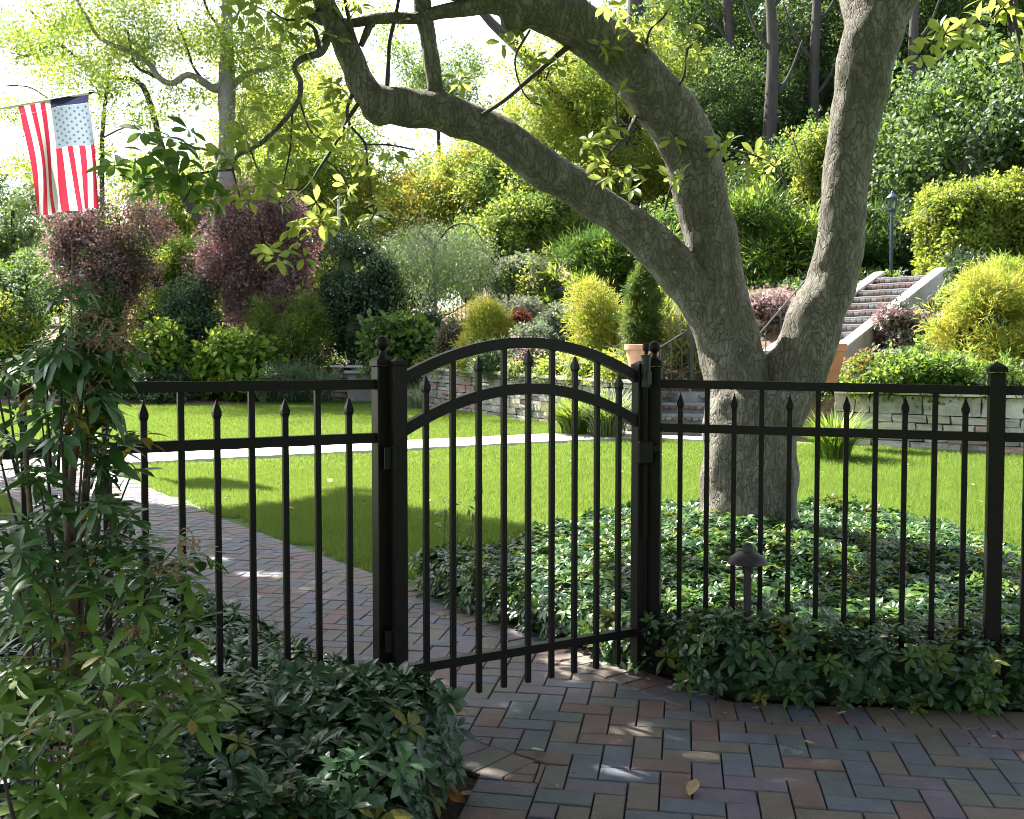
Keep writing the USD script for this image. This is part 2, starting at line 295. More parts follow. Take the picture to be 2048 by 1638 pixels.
def rough_block(c, size, rotz, seed, amp=0.012, bulge=0.012):
    """a hewn stone: a box cut finer, corners knocked off, face uneven; about 48 triangles"""
    m = trimesh.creation.box((1, 1, 1)).subdivide(); v = np.array(m.vertices)
    r = np.random.default_rng(seed); s = np.asarray(size, float)
    k = (np.abs(v) > 0.49).sum(1)
    v = v * np.where(k == 3, 0.97, 1.0)[:, None] * s
    v += r.uniform(-amp, amp, v.shape) * np.array([1, 1, 0.6]); v[k == 1] += np.sign(v[k == 1]) * (np.abs(np.array(m.vertices)[k == 1]) > 0.49) * bulge * np.array([0, 1, 0])
    c_, s_ = math.cos(rotz), math.sin(rotz)
    return v @ np.array([[c_, s_, 0], [-s_, c_, 0], [0, 0, 1]]) + np.asarray(c, float), np.array(m.faces)
def grid_mesh(xs, ys, zf):
    X, Y = np.meshgrid(xs, ys); Z = zf(X, Y); nx, ny = len(xs), len(ys)
    i = np.arange(nx * ny).reshape(ny, nx)
    a, b, c, d = i[:-1, :-1].ravel(), i[:-1, 1:].ravel(), i[1:, 1:].ravel(), i[1:, :-1].ravel()
    return np.stack([X.ravel(), Y.ravel(), Z.ravel()], 1), np.vstack([np.c_[a, b, c], np.c_[a, c, d]])

# ------------------------------------------------------------------ leaves and scattering
def leaf(L_, W, fold=0.25, droop=0.15, n=2, toothed=False, widest=0.5):
    """one leaf along +x from the origin, normal +z: n cross rows of (left, mid, right)"""
    V = [(0, 0, 0)]; F = []
    for i in range(1, n + 1):
        t = i / (n + 1); w = W / 2 * (math.sin(math.pi * t ** (math.log(0.5) / math.log(widest))) ** 0.8)
        z = -droop * L_ * t * t
        V += [(t * L_, w, z + fold * w), (t * L_, 0, z), (t * L_, -w, z + fold * w)]
    V.append((L_, 0, -droop * L_)); e = len(V) - 1
    F += [(0, 2, 1), (0, 3, 2)]
    for i in range(n - 1):
        a = 1 + 3 * i; F += [(a, a + 1, a + 4), (a, a + 4, a + 3), (a + 1, a + 2, a + 5), (a + 1, a + 5, a + 4)]
    a = 1 + 3 * (n - 1); F += [(a, a + 1, e), (a + 1, a + 2, e)]
    return np.array(V, float), np.array(F)
def frame(d, up):
    """rows x, y, z: x along d, z near up"""
    d = d / np.linalg.norm(d); y = np.cross(up, d); k = np.linalg.norm(y)
    y = np.cross([0.31, 0.9, 0.2], d) if k < 1e-6 else y; y /= np.linalg.norm(y)
    return np.array([d, y, np.cross(d, y)])
def clump(n, R, l, w, r, flat=1.0, upward=0.2, droop=0.2, rows=1, jitter=0.35, out=0.8, fold=0.25):
    """n leaves spread through a ball of radius R, facing outwards"""
    ms = []
    for k in range(n):
        d = r.normal(size=3); d /= np.linalg.norm(d); p = d * R * r.uniform(0.25, 1) ** 0.6 * np.array([1, 1, flat])
        dr = d * out + r.normal(size=3) * 0.5 + np.array([0, 0, upward]); up = np.array([0, 0, 1.0]) + r.normal(size=3) * 0.6
        s = r.uniform(1 - jitter, 1 + jitter)
        v, f = leaf(l * s, w * s, fold, droop, rows)
        ms.append((v @ frame(dr, up) + p, f))
    return cat_meshes(ms)
def spray(n, R, l, w, r, up=0.6, droop=0.1):
    """a fan of needle shoots out of the origin towards +z"""
    ms = []
    for k in range(n):
        d = r.normal(size=3); d[2] = abs(d[2]) + up; d /= np.linalg.norm(d); p = d * R * r.uniform(0, 0.9)
        v, f = leaf(l * r.uniform(0.6, 1.3), w, 0.3, droop, 1)
        ms.append((v @ frame(d + r.normal(size=3) * 0.35, r.normal(size=3)) + p, f))
    return cat_meshes(ms)
def hanging(n, R, l, w, r, H=0.7):
    """leafy strings that hang down H from the origin"""
    ms = []
    for k in range(max(1, n // 12)):
        x, y = r.normal(size=2) * R
        for j in range(12):
            t = (j + r.uniform()) / 12; d = np.array([r.normal() * 0.5, r.normal() * 0.5, -1.0])
            v, f = leaf(l * r.uniform(0.7, 1.2), w, 0.2, 0.1, 1)
            ms.append((v @ frame(d, r.normal(size=3)) + np.array([x + r.normal() * 0.02, y + r.normal() * 0.02, -t * H * r.uniform(0.8, 1.1)]), f))
    return cat_meshes(ms)
def whorl(n, l, w, r, tilt=0.35, droop=0.2, rows=2, fold=0.2, two=True):
    """a rosette of leaves about +z"""
    ms = []; a0 = r.uniform(0, 6.3)
    for k in range(n):
        a = a0 + 2 * math.pi * k / n + r.normal() * 0.2; inner = two and k % 3 == 0
        t = tilt + (0.5 if inner else 0) + r.normal() * 0.12
        d = np.array([math.cos(a) * math.cos(t), math.sin(a) * math.cos(t), math.sin(t)]); s = r.uniform(0.75, 1.15) * (0.7 if inner else 1)
        v, f = leaf(l * s, w * s, fold, droop, rows, widest=0.58)
        ms.append((v @ frame(d, np.array([0, 0, 1.0]) + r.normal(size=3) * 0.12) + d * 0.004, f))
    return cat_meshes(ms)
def quats(rot):
    """rotation matrices whose ROWS are the images of x, y, z -> (w, x, y, z)"""
    from scipy.spatial.transform import Rotation
    q = Rotation.from_matrix(np.transpose(rot, (0, 2, 1))).as_quat()
    return q[:, [3, 0, 1, 2]]
def scatter(parent, name, protos, mats, P, Q, S, seed, kind='stuff', label=None, cat=None):
    """a PointInstancer of the proto meshes at P with quaternions Q and scales S"""
    r = np.random.default_rng(seed); path = numbered((parent or '/World') + '/' + name)
    pi = UsdGeom.PointInstancer.Define(stage, path); targets = []
    for k, m in enumerate(protos):
        pp = f'{path}/leaf_spray_{k + 1:03d}'
        usdkit.mesh(stage, pp, m, mats[k % len(mats)]); targets.append(Sdf.Path(pp))
    pi.CreatePrototypesRel().SetTargets(targets)
    n = len(P); P = np.asarray(P, np.float32)
    pi.CreateProtoIndicesAttr(Vt.IntArray.FromNumpy(r.integers(0, len(protos), n).astype(np.int32)))
    pi.CreatePositionsAttr(Vt.Vec3fArray.FromNumpy(P))
    S = np.broadcast_to(np.asarray(S, np.float32).reshape(-1, 1) if np.ndim(S) else np.float32(S), (n, 3)) if np.ndim(S) < 2 else S
    pi.CreateScalesAttr(Vt.Vec3fArray.FromNumpy(np.ascontiguousarray(S, np.float32)))
    pi.CreateOrientationsAttr(Vt.QuathArray([Gf.Quath(*map(float, q)) for q in Q]))
    tag(pi.GetPrim(), label, cat, None, kind)
    return path
def facing(D, r, spin=True):
    """quaternions that turn +z to the directions D, with a random spin"""
    D = D / np.linalg.norm(D, axis=1, keepdims=True); U = np.cross(r.normal(size=D.shape), D); U /= np.linalg.norm(U, axis=1, keepdims=True)
    return quats(np.stack([U, np.cross(D, U), D], 1))
def random_dirs(n, r):
    d = r.normal(size=(n, 3)); return d / np.linalg.norm(d, axis=1, keepdims=True)
KINDS = {  # kind: builder of one clump for a crown whose clump radius is R and leaf length l
    'leafy': lambda r, R, l, n: clump(n, R, l, l * 0.55, r),
    'broad': lambda r, R, l, n: clump(n, R, l, l * 0.62, r, flat=0.6, upward=0.1, droop=0.3, rows=2),
    'needle': lambda r, R, l, n: spray(n, R, l, l * 0.16, r),
    'feather': lambda r, R, l, n: spray(n, R, l, l * 0.13, r, up=0.3, droop=0.5),
    'weep': lambda r, R, l, n: hanging(n, R, l, l * 0.3, r, H=R * 7.5),
    'blade': lambda r, R, l, n: spray(n, R * 0.3, l, l * 0.035, r, up=0.9, droop=0.55)}
def crown_mesh_points(lobes, n, r, shell=0.55, hole=0.0, seed=0, hs=0.8):
    """points in the union of ellipsoid lobes (centre, radii), more of them near the outside, and outward directions"""
    vol = np.array([np.prod(rad) ** (2 / 3) for c, rad in lobes]); P, D = [], []
    for (c, rad), k in zip(lobes, np.maximum(1, (n * vol / vol.sum()).astype(int))):
        d = random_dirs(k, r); t = r.uniform(0, 1, k) ** 0.5 * (1 - shell) + shell
        t = t * (0.50 + 1.0 * meshkit.fbm(d * 2.6 + np.asarray(c) * 3.1, 3, seed)) * np.where(r.uniform(0, 1, k) < 0.13, r.uniform(1.05, 1.45, k), 1.0)
        p = np.asarray(c) + d * np.asarray(rad) * t[:, None] * 1.12
        nrm = d / np.asarray(rad); P.append(p); D.append(nrm / np.linalg.norm(nrm, axis=1, keepdims=True))
    P, D = np.vstack(P), np.vstack(D)
    if hole:
        keep = meshkit.fbm(P * hs * np.array([1, 1, 1.8]) + seed * 7.7, 3, seed) > hole; P, D = P[keep], D[keep]
    return P, D
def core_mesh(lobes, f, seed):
    """lumpy core of a dense shrub, coloured dark for the shade within its foliage"""
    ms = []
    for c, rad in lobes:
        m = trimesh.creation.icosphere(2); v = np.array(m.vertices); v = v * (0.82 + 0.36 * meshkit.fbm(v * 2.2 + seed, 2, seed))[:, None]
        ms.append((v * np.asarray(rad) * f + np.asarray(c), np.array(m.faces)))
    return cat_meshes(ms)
def lobes_box(u0, v0, u1, v1, Y, k, r, depth=None, taper=0.0, main=1.0, big=1.0):
    """k overlapping lobes that fill the box of pixels at depth Y; taper narrows them towards the top"""
    a, b = at(u0, v1, Y), at(u1, v0, Y); w, h = b[0] - a[0], b[2] - a[2]; dp = depth or w * 0.7
    out = [(np.array([(a[0] + b[0]) / 2, Y, a[2] + h * (0.47 - 0.06 * (taper > 0))]), np.array([w * 0.36, dp * 0.36, h * 0.44]) * main)]
    for i in range(k):
        t = (i + r.uniform(0.2, 0.8)) / k; half = 1 - taper * t
        x = r.uniform(-0.30, 0.30) * (1.25 if main < 1 else 1) * w * half; s = r.uniform(0.7, 1.15)
        out.append((np.array([(a[0] + b[0]) / 2 + x, Y + r.uniform(-0.3, 0.3) * dp * half, a[2] + h * (0.16 + 0.68 * t)]),
                    np.array([w * 0.23 * s * (0.35 + 0.65 * half), dp * 0.24 * s * (0.4 + 0.6 * half), h * 0.20 * s]) * big))
    return out
def shrub(name, label, cat, pix, Y, kind, mats, l, n, R=None, k=7, core=0.45, depth=None, taper=0.0, shell=0.6, per=40, seed=1, hole=0.0, up=0.5, stems=0, lobes=None, stem_mat='twig', group=None):
    r = np.random.default_rng(seed * 101 + 5); lb = lobes or lobes_box(*pix, Y, k + 2, r, depth, taper, 0.85 if not taper else 1.0, 1.1); R = R or l * 2.2
    base = np.array([lb[0][0][0], lb[0][0][1], min(c[2] - q[2] for c, q in lb)])
    t = thing(name, label, cat, group)
    wd_ = max(np.ptp([c[0] for c, q in lb]) + 2 * lb[0][1][0], 0.3)
    if kind != 'weep' and lobes is None and taper < 0.8: hole = hole or 0.43
    P, D = crown_mesh_points(lb, int(n * 1.75), r, shell if taper else shell * 0.7, hole, seed, 3.2 / wd_)
    D = D + np.array([0, 0, up]) + r.normal(size=D.shape) * 0.25
    protos = [KINDS[kind](r, R, l, per) for _ in range(4)]
    if kind == 'weep': D = np.c_[r.normal(size=(len(D), 2)) * 0.08, np.ones(len(D))]
    scatter(t, 'foliage', protos, [M[m] for m in (mats if isinstance(mats, (list, tuple)) else [mats])], P, facing(D, r), r.uniform(0.75, 1.25, len(P)), seed)
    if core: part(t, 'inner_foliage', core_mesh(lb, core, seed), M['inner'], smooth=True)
    for i in range(stems):
        x = base + np.array([r.normal() * 0.06, r.normal() * 0.06, -0.15]); c = lb[min(i, len(lb) - 1)][0]
        part(t, 'stem', tube(spline([x, (x * 0.4 + c * 0.6) + r.normal(size=3) * 0.05, c], 8), np.linspace(0.035, 0.012, 8) * (1 + 0.3 * r.uniform()), 6), M[stem_mat], smooth=True)
    return t

# ------------------------------------------------------------------ ground, walk, lawn
WALLX = np.array([-60, -30, -9, -5.5, -4, -2.2, 0.25, 1.93, 3.4, 5.2, 6.9, 10, 20, 60.])
WALLY = np.array([24, 23.2, 23, 23.5, 24.6, 23.2, 19, 16.2, 15.5, 14.5, 13.4, 12.2, 10, 6.])
def wall_y(X): return np.interp(X, WALLX, WALLY)
STA, STB, STZ = at(1615, 715, 16.6)[:2], at(1815, 556, 19.6)[:2], (1.36 + 15 / 2000 * 16.6, at(1815, 556, 19.6)[2])
def sstep(a, b, x): t = np.clip((np.asarray(x, float) - a) / (b - a), 0, 1); return t * t * (3 - 2 * t)
def hill_z(X, Y):
    yw = wall_y(X); d = np.maximum(0, Y - yw); k = sstep(1.5, 6.0, X); hw = 0.80 * sstep(-5.6, -4.4, X) * (1 - 0.15 * k)
    near = np.minimum(d, 6.0); far = np.maximum(0, d - 6.0)
    s1 = 0.10 + 0.05 * sstep(-5, -1, X) + 0.16 * k
    s2 = 0.085 + 0.06 * sstep(-4, 0, X) + 0.0 * k
    flat = np.minimum(far, 55.0)
    z = lawn_z(yw) + hw + near * s1 + flat * s2
    e = STB - STA; L2 = float(e @ e); t = ((X - STA[0]) * e[0] + (Y - STA[1]) * e[1]) / L2; off = np.abs((X - STA[0]) * e[1] - (Y - STA[1]) * e[0]) / math.sqrt(L2)
    cut = STZ[0] + np.clip(t, -0.25, 1.15) * (STZ[1] - STZ[0]) - 0.25
    f = (X - 2.75) * 0.349 + (Y - 15.55) * 0.937; o2 = np.abs((X - 2.75) * 0.937 - (Y - 15.55) * 0.349)
    z = z + (np.minimum(lawn_z(15.4) + np.clip(f, 0, 1.5) * 0.5 - 0.25, z) - z) * (1 - sstep(0.70, 0.85, o2)) * (f < 1.6)
    return z + (np.minimum(cut, z) - z) * (1 - sstep(1.1, 1.9, off)) * sstep(-0.5, -0.2, t) * (1 - sstep(1.2, 1.6, t))
ys = np.concatenate([np.arange(-8, 4, 1.0), np.arange(4, 27, 0.5)]); xs = np.linspace(-46, 46, 93)
struct('ground', grid_mesh(xs, ys, lambda X, Y: lawn_z(Y) - 0.012), M['turf'], True)
struct('plains', grid_mesh(np.linspace(-900, 900, 13), np.linspace(-900, 900, 13), lambda X, Y: 0 * X - 1.2), M['turf'])
tx = np.linspace(-46, 46, 185); td = np.concatenate([[0, 0.01], np.linspace(0.35, 12, 34), np.linspace(13, 110, 40)])
X, D_ = np.meshgrid(tx, td); Yh = wall_y(X) + 0.22 + D_
Zh = hill_z(X, Yh) + 0.10 * (meshkit.fbm(np.stack([X * 1.3, Yh * 1.3, 0 * X], -1), 3, 5) - 0.5); Zh[0] = lawn_z(Yh[0]) - 0.3
i_ = np.arange(X.size).reshape(X.shape); a, b, c, d = i_[:-1, :-1].ravel(), i_[:-1, 1:].ravel(), i_[1:, 1:].ravel(), i_[1:, :-1].ravel()
struct('hillside', (np.stack([X.ravel(), Yh.ravel(), Zh.ravel()], 1), np.vstack([np.c_[a, b, c], np.c_[a, c, d]])), M['hill'], 40)

# brick walk: herringbone in a slanted grid, a soldier course along its edges
TH, GX, GY = 0.17053, 0.06055, 3.0975
cT, sT = math.cos(TH), math.sin(TH)
def g2w(P): P = np.asarray(P, float); return np.stack([P[..., 0] * cT + P[..., 1] * sT + GX, -P[..., 0] * sT + P[..., 1] * cT + GY], -1)
def px(u, v): return ground(u, v)[:2]
WD = np.array([-0.587, 0.81]); WN = np.array([0.81, 0.587])         # along the walk, and to its right
A0 = px(1425, 1450); A1 = px(2048, 1474)
R0 = px(747, 1185)
Rj = [R0 + WD * 9.3, R0, px(808, 1211), px(1058, 1309), px(1156, 1346), px(1281, 1393), A0, A1 + (A1 - A0) * 1.6]
Lp = px(959, 1498); Lq = g2w((0.02, 0.2)); 
Lj = [Lp + WD * 11.6, Lp, Lq, g2w((0.0, -2.6))]
inner = Polygon([*Rj, Rj[-1] + np.array([0.3, -3.2]), Lj[-1], *Lj[-2::-1]]).buffer(0)
whole = inner.buffer(0.2, join_style=2, mitre_limit=3)
cells = []
for j in range(-28, 120):
    for i in range(-80, 50):
        for kind, base in (('h', (j + 1) % 4), ('v', None)):
            if kind == 'h' and i % 4 == base: q = [(i, j), (i + 2, j), (i + 2, j + 1), (i, j + 1)]
            elif kind == 'v' and j % 4 == i % 4: q = [(i, j), (i + 1, j), (i + 1, j + 2), (i, j + 2)]
            else: continue
            w = g2w(np.array(q) * 0.1)
            if w[:, 1].max() < 1.2 or w[:, 1].min() > 13 or w[:, 0].min() > 4 or w[:, 0].max() < -7: continue
            cells.append(w)
G_ = 0.0028
bricks = []
for w in cells:
    p = Polygon(w).buffer(-G_, join_style=2)
    if not p.intersects(inner): continue
    p = p.intersection(inner.buffer(-0.002))
    for g in getattr(p, 'geoms', [p]):
        if g.geom_type == 'Polygon' and g.area > 0.0012: bricks.append(g.convex_hull)
def soldier(line, side, step=0.1005):
    """bricks 0.2 long set across an edge; side +1 lays them to the left of the line's direction"""
    ln = LineString(line); s = 0.0
    while s + step < ln.length:
        a, b = np.array(ln.interpolate(s + G_).coords[0]), np.array(ln.interpolate(s + step - G_).coords[0])
        d = (b - a) / np.linalg.norm(b - a); n = np.array([-d[1], d[0]]) * side
        q = np.array([a + n * 0.004, b + n * 0.004, b + n * 0.2, a + n * 0.2]); p = Polygon(q)
        if p.is_valid and not p.buffer(-0.01).intersects(inner) and not any(p.intersection(o).area > 0.0015 for o in bricks[-4:]): bricks.append(p)
        s += step
soldier(Rj[::-1], -1); soldier(Lj, -1)
from shapely import union_all
lo = whole.buffer(-0.003).difference(union_all([b.buffer(0.003, join_style=2) for b in bricks]))
for g in getattr(lo, 'geoms', [lo]):
    if g.area < 0.0015: continue
    x0, y0, x1, y1 = g.bounds
    near_cells = [w for w in cells if w[:, 0].max() > x0 and w[:, 0].min() < x1 and w[:, 1].max() > y0 and w[:, 1].min() < y1]
    for w in near_cells:
        q = Polygon(w).buffer(-G_, join_style=2).intersection(g)
        for h in getattr(q, 'geoms', [q]):
            if h.geom_type == 'Polygon' and h.area > 0.0008 and h.buffer(-0.006).area > 0: bricks.append(h.convex_hull)
def brick_px(p):
    c = np.array(p.centroid.coords[0]); q = project(np.array([[*xy, 0.0] for xy in p.exterior.coords[:-1]]))
    if not np.isfinite(q).all(): return 0
    inside = (q[:, 0] > -30).any() and (q[:, 0] < 2078).any() and (q[:, 1] < 1668).any()
    hidden = (c[0] < -0.35 and c[1] < 3.3)
    return Polygon(q).convex_hull.area * inside * (0.1 if hidden else 1)
bricks.sort(key=brick_px, reverse=True)
walk = UsdGeom.Xform.Define(stage, numbered('/World/brick_walk')); tag(walk.GetPrim(), kind='structure'); WALK = '/World/brick_walk'
def flat_poly(g, z):
    v, f = trimesh.creation.triangulate_polygon(g, engine='earcut'); v = np.asarray(v)
    v, f = trimesh.remesh.subdivide_to_size(np.c_[v, 0 * v[:, 0]], f, 0.45)
    return np.c_[v[:, :2], lawn_z(v[:, 1]) + z], np.asarray(f)
part(WALK, 'joint_sand', flat_poly(whole, 0.010), M['sand'])
rest = [[] for _ in range(7)]
for k, g in enumerate(bricks):
    xy = np.array(g.exterior.coords)[:-1]; c = xy.mean(0); zb = float(lawn_z(c[1])) + 0.004 + rng.normal() * 0.0012
    tilt = rng.normal(size=2) * 0.008; z1 = zb + 0.02 + (xy - c) @ tilt
    m = prism(xy, zb - 0.02, z1, 0.0035)
    i = int(rng.choice(7, p=[0.17, 0.18, 0.20, 0.17, 0.08, 0.11, 0.09]))
    if k < 300: part(WALK, 'brick', m, M[f'paver{i}'])
    else: rest[i].append(m)
for i in range(7):
    if rest[i]: part(WALK, 'distant_bricks', cat_meshes(rest[i]), M[f'paver{i}'], kind='stuff')

# concrete path across the lawn
pc = [np.array(p) for p in ((-12.0, 10.2), (-7.5, 11.6), (-4.7, 12.85), (-1.5, 14.35), (1.0, 15.5), (2.2, 15.72), (3.3, 15.3))]
pl = LineString(spline(pc, 40)); path_poly = pl.buffer(0.52, cap_style=2).difference(whole.buffer(0.03))
path_poly = max(getattr(path_poly, 'geoms', [path_poly]), key=lambda g: g.area)
def slab(g, z0, z1):
    m = trimesh.creation.extrude_polygon(g, z1 - z0, engine='earcut'); v, f = trimesh.remesh.subdivide_to_size(m.vertices, m.faces, 0.8); v = np.array(v); v[:, 2] += z0 + lawn_z(v[:, 1]); return v, np.array(f)
struct('concrete_path', slab(path_poly.segmentize(0.5), -0.1, 0.03), M['concrete'])

# planting beds: soil sheets
bedR = Polygon([*[np.array(p) for p in ((-0.62, 5.85), (-0.2, 6.3), (0.1, 6.75), (0.75, 7.7), (1.3, 8.15), (2.8, 8.2), (3.2, 7.4), (3.2, 5.7), (3.6, 4.6), (4.6, 3.9))], (4.6, 3.0), (2.2, 3.2), (0.8, 3.6), (0.2, 4.6)]).difference(whole.buffer(0.01))
bedR = max(getattr(bedR, 'geoms', [bedR]), key=lambda g: g.area)
bedL = Polygon([(-6, 1.0), (0.1, 1.0), (0.15, 3.2), (-0.5, 3.9), (-3.3, 7.9), (-4.6, 8.6), (-6, 7.5)]).difference(whole.buffer(0.01))
bedL = max(getattr(bedL, 'geoms', [bedL]), key=lambda g: g.area)
for g in (bedR, bedL): struct('planting_bed', flat_poly(g, 0.004), M['soil'])

# lawn: mown blades, in tiles that are turned and repeated
def grass_tile(side, n, h, w, r):
    b = r.uniform(-side / 2, side / 2, (n, 2)); a = r.uniform(0, 6.28, n); ln = r.normal(size=(n, 2)) * 0.35; hh = h * r.uniform(0.5, 1.2, n)
    s = np.stack([np.cos(a), np.sin(a)], 1) * w / 2
    V = np.empty((n, 3, 3)); V[:, 0, :2] = b - s; V[:, 1, :2] = b + s; V[:, :2, 2] = -0.004
    V[:, 2, :2] = b + ln * hh[:, None]; V[:, 2, 2] = hh
    return V.reshape(-1, 3), np.arange(3 * n).reshape(n, 3)
lawn_area = Polygon([(x, wall_y(x) - 0.35) for x in np.linspace(-16, 14, 60)] + [(14, 3.0), (4.2, 3.0), (4.0, 2), (-16, 2)])
nograss = whole.buffer(0.02).union(path_poly.buffer(0.0)).union(bedR.buffer(-0.08)).union(bedL).union(Point(1.55, 6.5).buffer(0.5)).union(Polygon([(-2.3, 24.5), (-1.0, 22.0), (0.25, 19.2), (2.4, 15.9), (3.3, 16.2), (3.0, 24)]).buffer(0))
def lawn_scatter(name, y0, y1, side, n, h, w, seed):
    r = np.random.default_rng(seed); P = []
    for y in np.arange(y0, y1, side):
        lim = 0.56 * y + 1.6
        for x in np.arange(-lim, lim, side):
            pt = Point(x, y)
            if lawn_area.contains(pt) and not nograss.intersects(pt.buffer(side * 0.42)): P.append((x, y, lawn_z(y) - 0.004))
    P = np.array(P); a = r.integers(0, 4, len(P)) * math.pi / 2
    rows = np.zeros((len(P), 3, 3)); rows[:, 0, 0] = rows[:, 1, 1] = np.cos(a); rows[:, 0, 1] = np.sin(a); rows[:, 1, 0] = -np.sin(a); rows[:, 2, 2] = 1
    return P, quats(rows), [grass_tile(side * 1.08, n, h, w, r) for _ in range(5)]
P1, Q1, T1 = lawn_scatter('a', 3.0, 12.0, 0.20, 420, 0.045, 0.0045, 3)
P2, Q2, T2 = lawn_scatter('b', 12.0, 26.0, 0.30, 420, 0.045, 0.007, 4)
for P_, Q_, T_, sd in ((P1, Q1, T1, 3), (P2, Q2, T2, 4)):
    scatter(None, 'lawn_grass', T_, [M['grass']], P_, Q_, 1.0, sd, label='mown bright green lawn grass, ' + ('the nearer part behind the gate and fence' if sd == 3 else 'the farther part towards the stone wall'), cat='grass')

# ------------------------------------------------------------------ front fence and gate
BLK = M['black_metal']
FL0, FL1 = np.array([-2.62, 2.44]), np.array([-0.476, 3.685])      # left fence, far end at the gate's hinge post
GA, GB = np.array([-0.417, 3.652]), np.array([0.545, 4.262])        # gate leaf, from upright to upright
FR0, FR1 = np.array([0.612, 4.30]), np.array([1.915, 3.95])        # right fence panel, from latch post to line post
def v3(p, z): return np.array([p[0], p[1], z])
def spear(c, w=0.022):
    """pressed spear finial over a picket top at c"""
    prof = [(w * 0.60, 0.0), (w * 0.82, 0.012), (w * 0.82, 0.024), (0.001, 0.066)]; ms = []
    A = np.arange(4) * math.pi / 2 + math.pi / 4; V = np.vstack([np.c_[r * np.cos(A) * 1.1, r * np.sin(A) * 1.1, np.full(4, z)] for r, z in prof]); F = []
    for i in range(3):
        for j in range(4):
            a, b = i * 4 + j, i * 4 + (j + 1) % 4; F += [(a, b, b + 4), (a, b + 4, a + 4)]
    F += [(0, 2, 1), (0, 3, 2)]
    return V, np.array(F)
def turn(m, ang, c):
    c_, s_ = math.cos(ang), math.sin(ang)
    return m[0] @ np.array([[c_, s_, 0], [-s_, c_, 0], [0, 0, 1]]) + np.asarray(c), m[1]
def picket(par, p, z0, z1, ang, tip=True, w=0.0205):
    k = part(par, 'picket', bx((p[0], p[1], (z0 + z1) / 2), (w, w, z1 - z0), ang, 0.0015), BLK)
    if tip: part(k, 'finial', turn(spear(None), ang, (p[0], p[1], z1 - 0.004)), BLK)
def post(par, p, z1, w, ang, ball=False):
    k = part(par, 'post', bx((p[0], p[1], z1 / 2 - 0.15), (w, w, z1 + 0.3), ang, 0.003), BLK)
    cap = trimesh.creation.cylinder(radius=1, height=1, sections=4)
    prof = [(0.0, 0.0), (w * 0.60, 0.0), (w * 0.60, 0.018), (w * 0.52, 0.024), (0.001, 0.044)]; A = np.arange(4) * math.pi / 2 + math.pi / 4
    V = np.vstack([np.c_[r * 1.35 * np.cos(A), r * 1.35 * np.sin(A), np.full(4, z)] for r, z in prof[1:]]); F = []
    for i in range(3):
        for j in range(4): a, b = i * 4 + j, i * 4 + (j + 1) % 4; F += [(a, b, b + 4), (a, b + 4, a + 4)]
    F += [(0, 2, 1), (0, 3, 2)]
    part(k, 'post_cap', turn((V, np.array(F)), ang, (p[0], p[1], z1 + 0.001)), BLK)
    if ball: part(k, 'ball_finial', lathe([(0.0, 0.03), (0.021, 0.032), (0.013, 0.045), (0.0105, 0.058), (0.014, 0.062)] + [(0.0262 * math.sin(a), 0.085 - 0.0262 * math.cos(a)) for a in np.linspace(0.5, math.pi, 12)], (p[0], p[1], z1), 20), BLK, smooth=40)
    return k
def fence_panel(par, p0, p1, n, z_top, z_mid, z_bot, first_short, a0=0.0, a1=0.0, sh=0.0):
    d = (p1 - p0) / np.linalg.norm(p1 - p0); ang = math.atan2(d[1], d[0])
    for zt, h in ((z_top, 0.036), (z_mid, 0.036), (z_bot, 0.036)):
        zt = np.broadcast_to(zt, 2); part(par, 'rail', bar(v3(p0 + d * a0, zt[0]), v3(p1 - d * a1, zt[1]), 0.034, h), BLK)
    for i in range(n):
        t = (i + 1 - sh) / (n + 1); p = p0 + (p1 - p0) * t; zz = lambda z: float(np.interp(t, [0, 1], np.broadcast_to(z, 2)))
        short = (i % 2 == 0) == first_short
        picket(par, p, 0.02, zz(z_mid) + 0.09 if short else zz(z_top) - 0.016, ang, short)
    return ang
aL = math.atan2(*(FL1 - FL0)[::-1]); aG = math.atan2(*(GB - GA)[::-1]); aR = math.atan2(*(FR1 - FR0)[::-1])
fl = thing('metal_fence', 'black metal picket fence left of the gate, partly behind the leafy bush', 'fence')
nL = int(round(np.linalg.norm(FL1 - FL0) / 0.1155)) - 1
fence_panel(fl, FL1, FL0, nL, (1.285, 1.279), (1.089, 1.084), 0.15, True, 0.03, 0.0, -0.13)
post(fl, FL1, 1.352, 0.066, aL, ball=True)
fr = thing('metal_fence', 'black metal picket fence right of the gate, in front of the magnolia trunk', 'fence')
fence_panel(fr, FR0, FR1, 11, (1.276, 1.256), (1.088, 1.072), 0.155, True, 0.03, 0.026)
post(fr, FR0, 1.348, 0.062, aR, ball=True)
post(fr, FR1, 1.325, 0.058, aR)
FR2 = FR1 + (FR1 - FR0) * 0.75
fence_panel(fr, FR1, FR2, 8, (1.256, 1.245), (1.072, 1.06), 0.15, True, 0.028, 0.0)
gt = thing('garden_gate', 'black metal garden gate with two arched rails and spear pickets', 'gate')
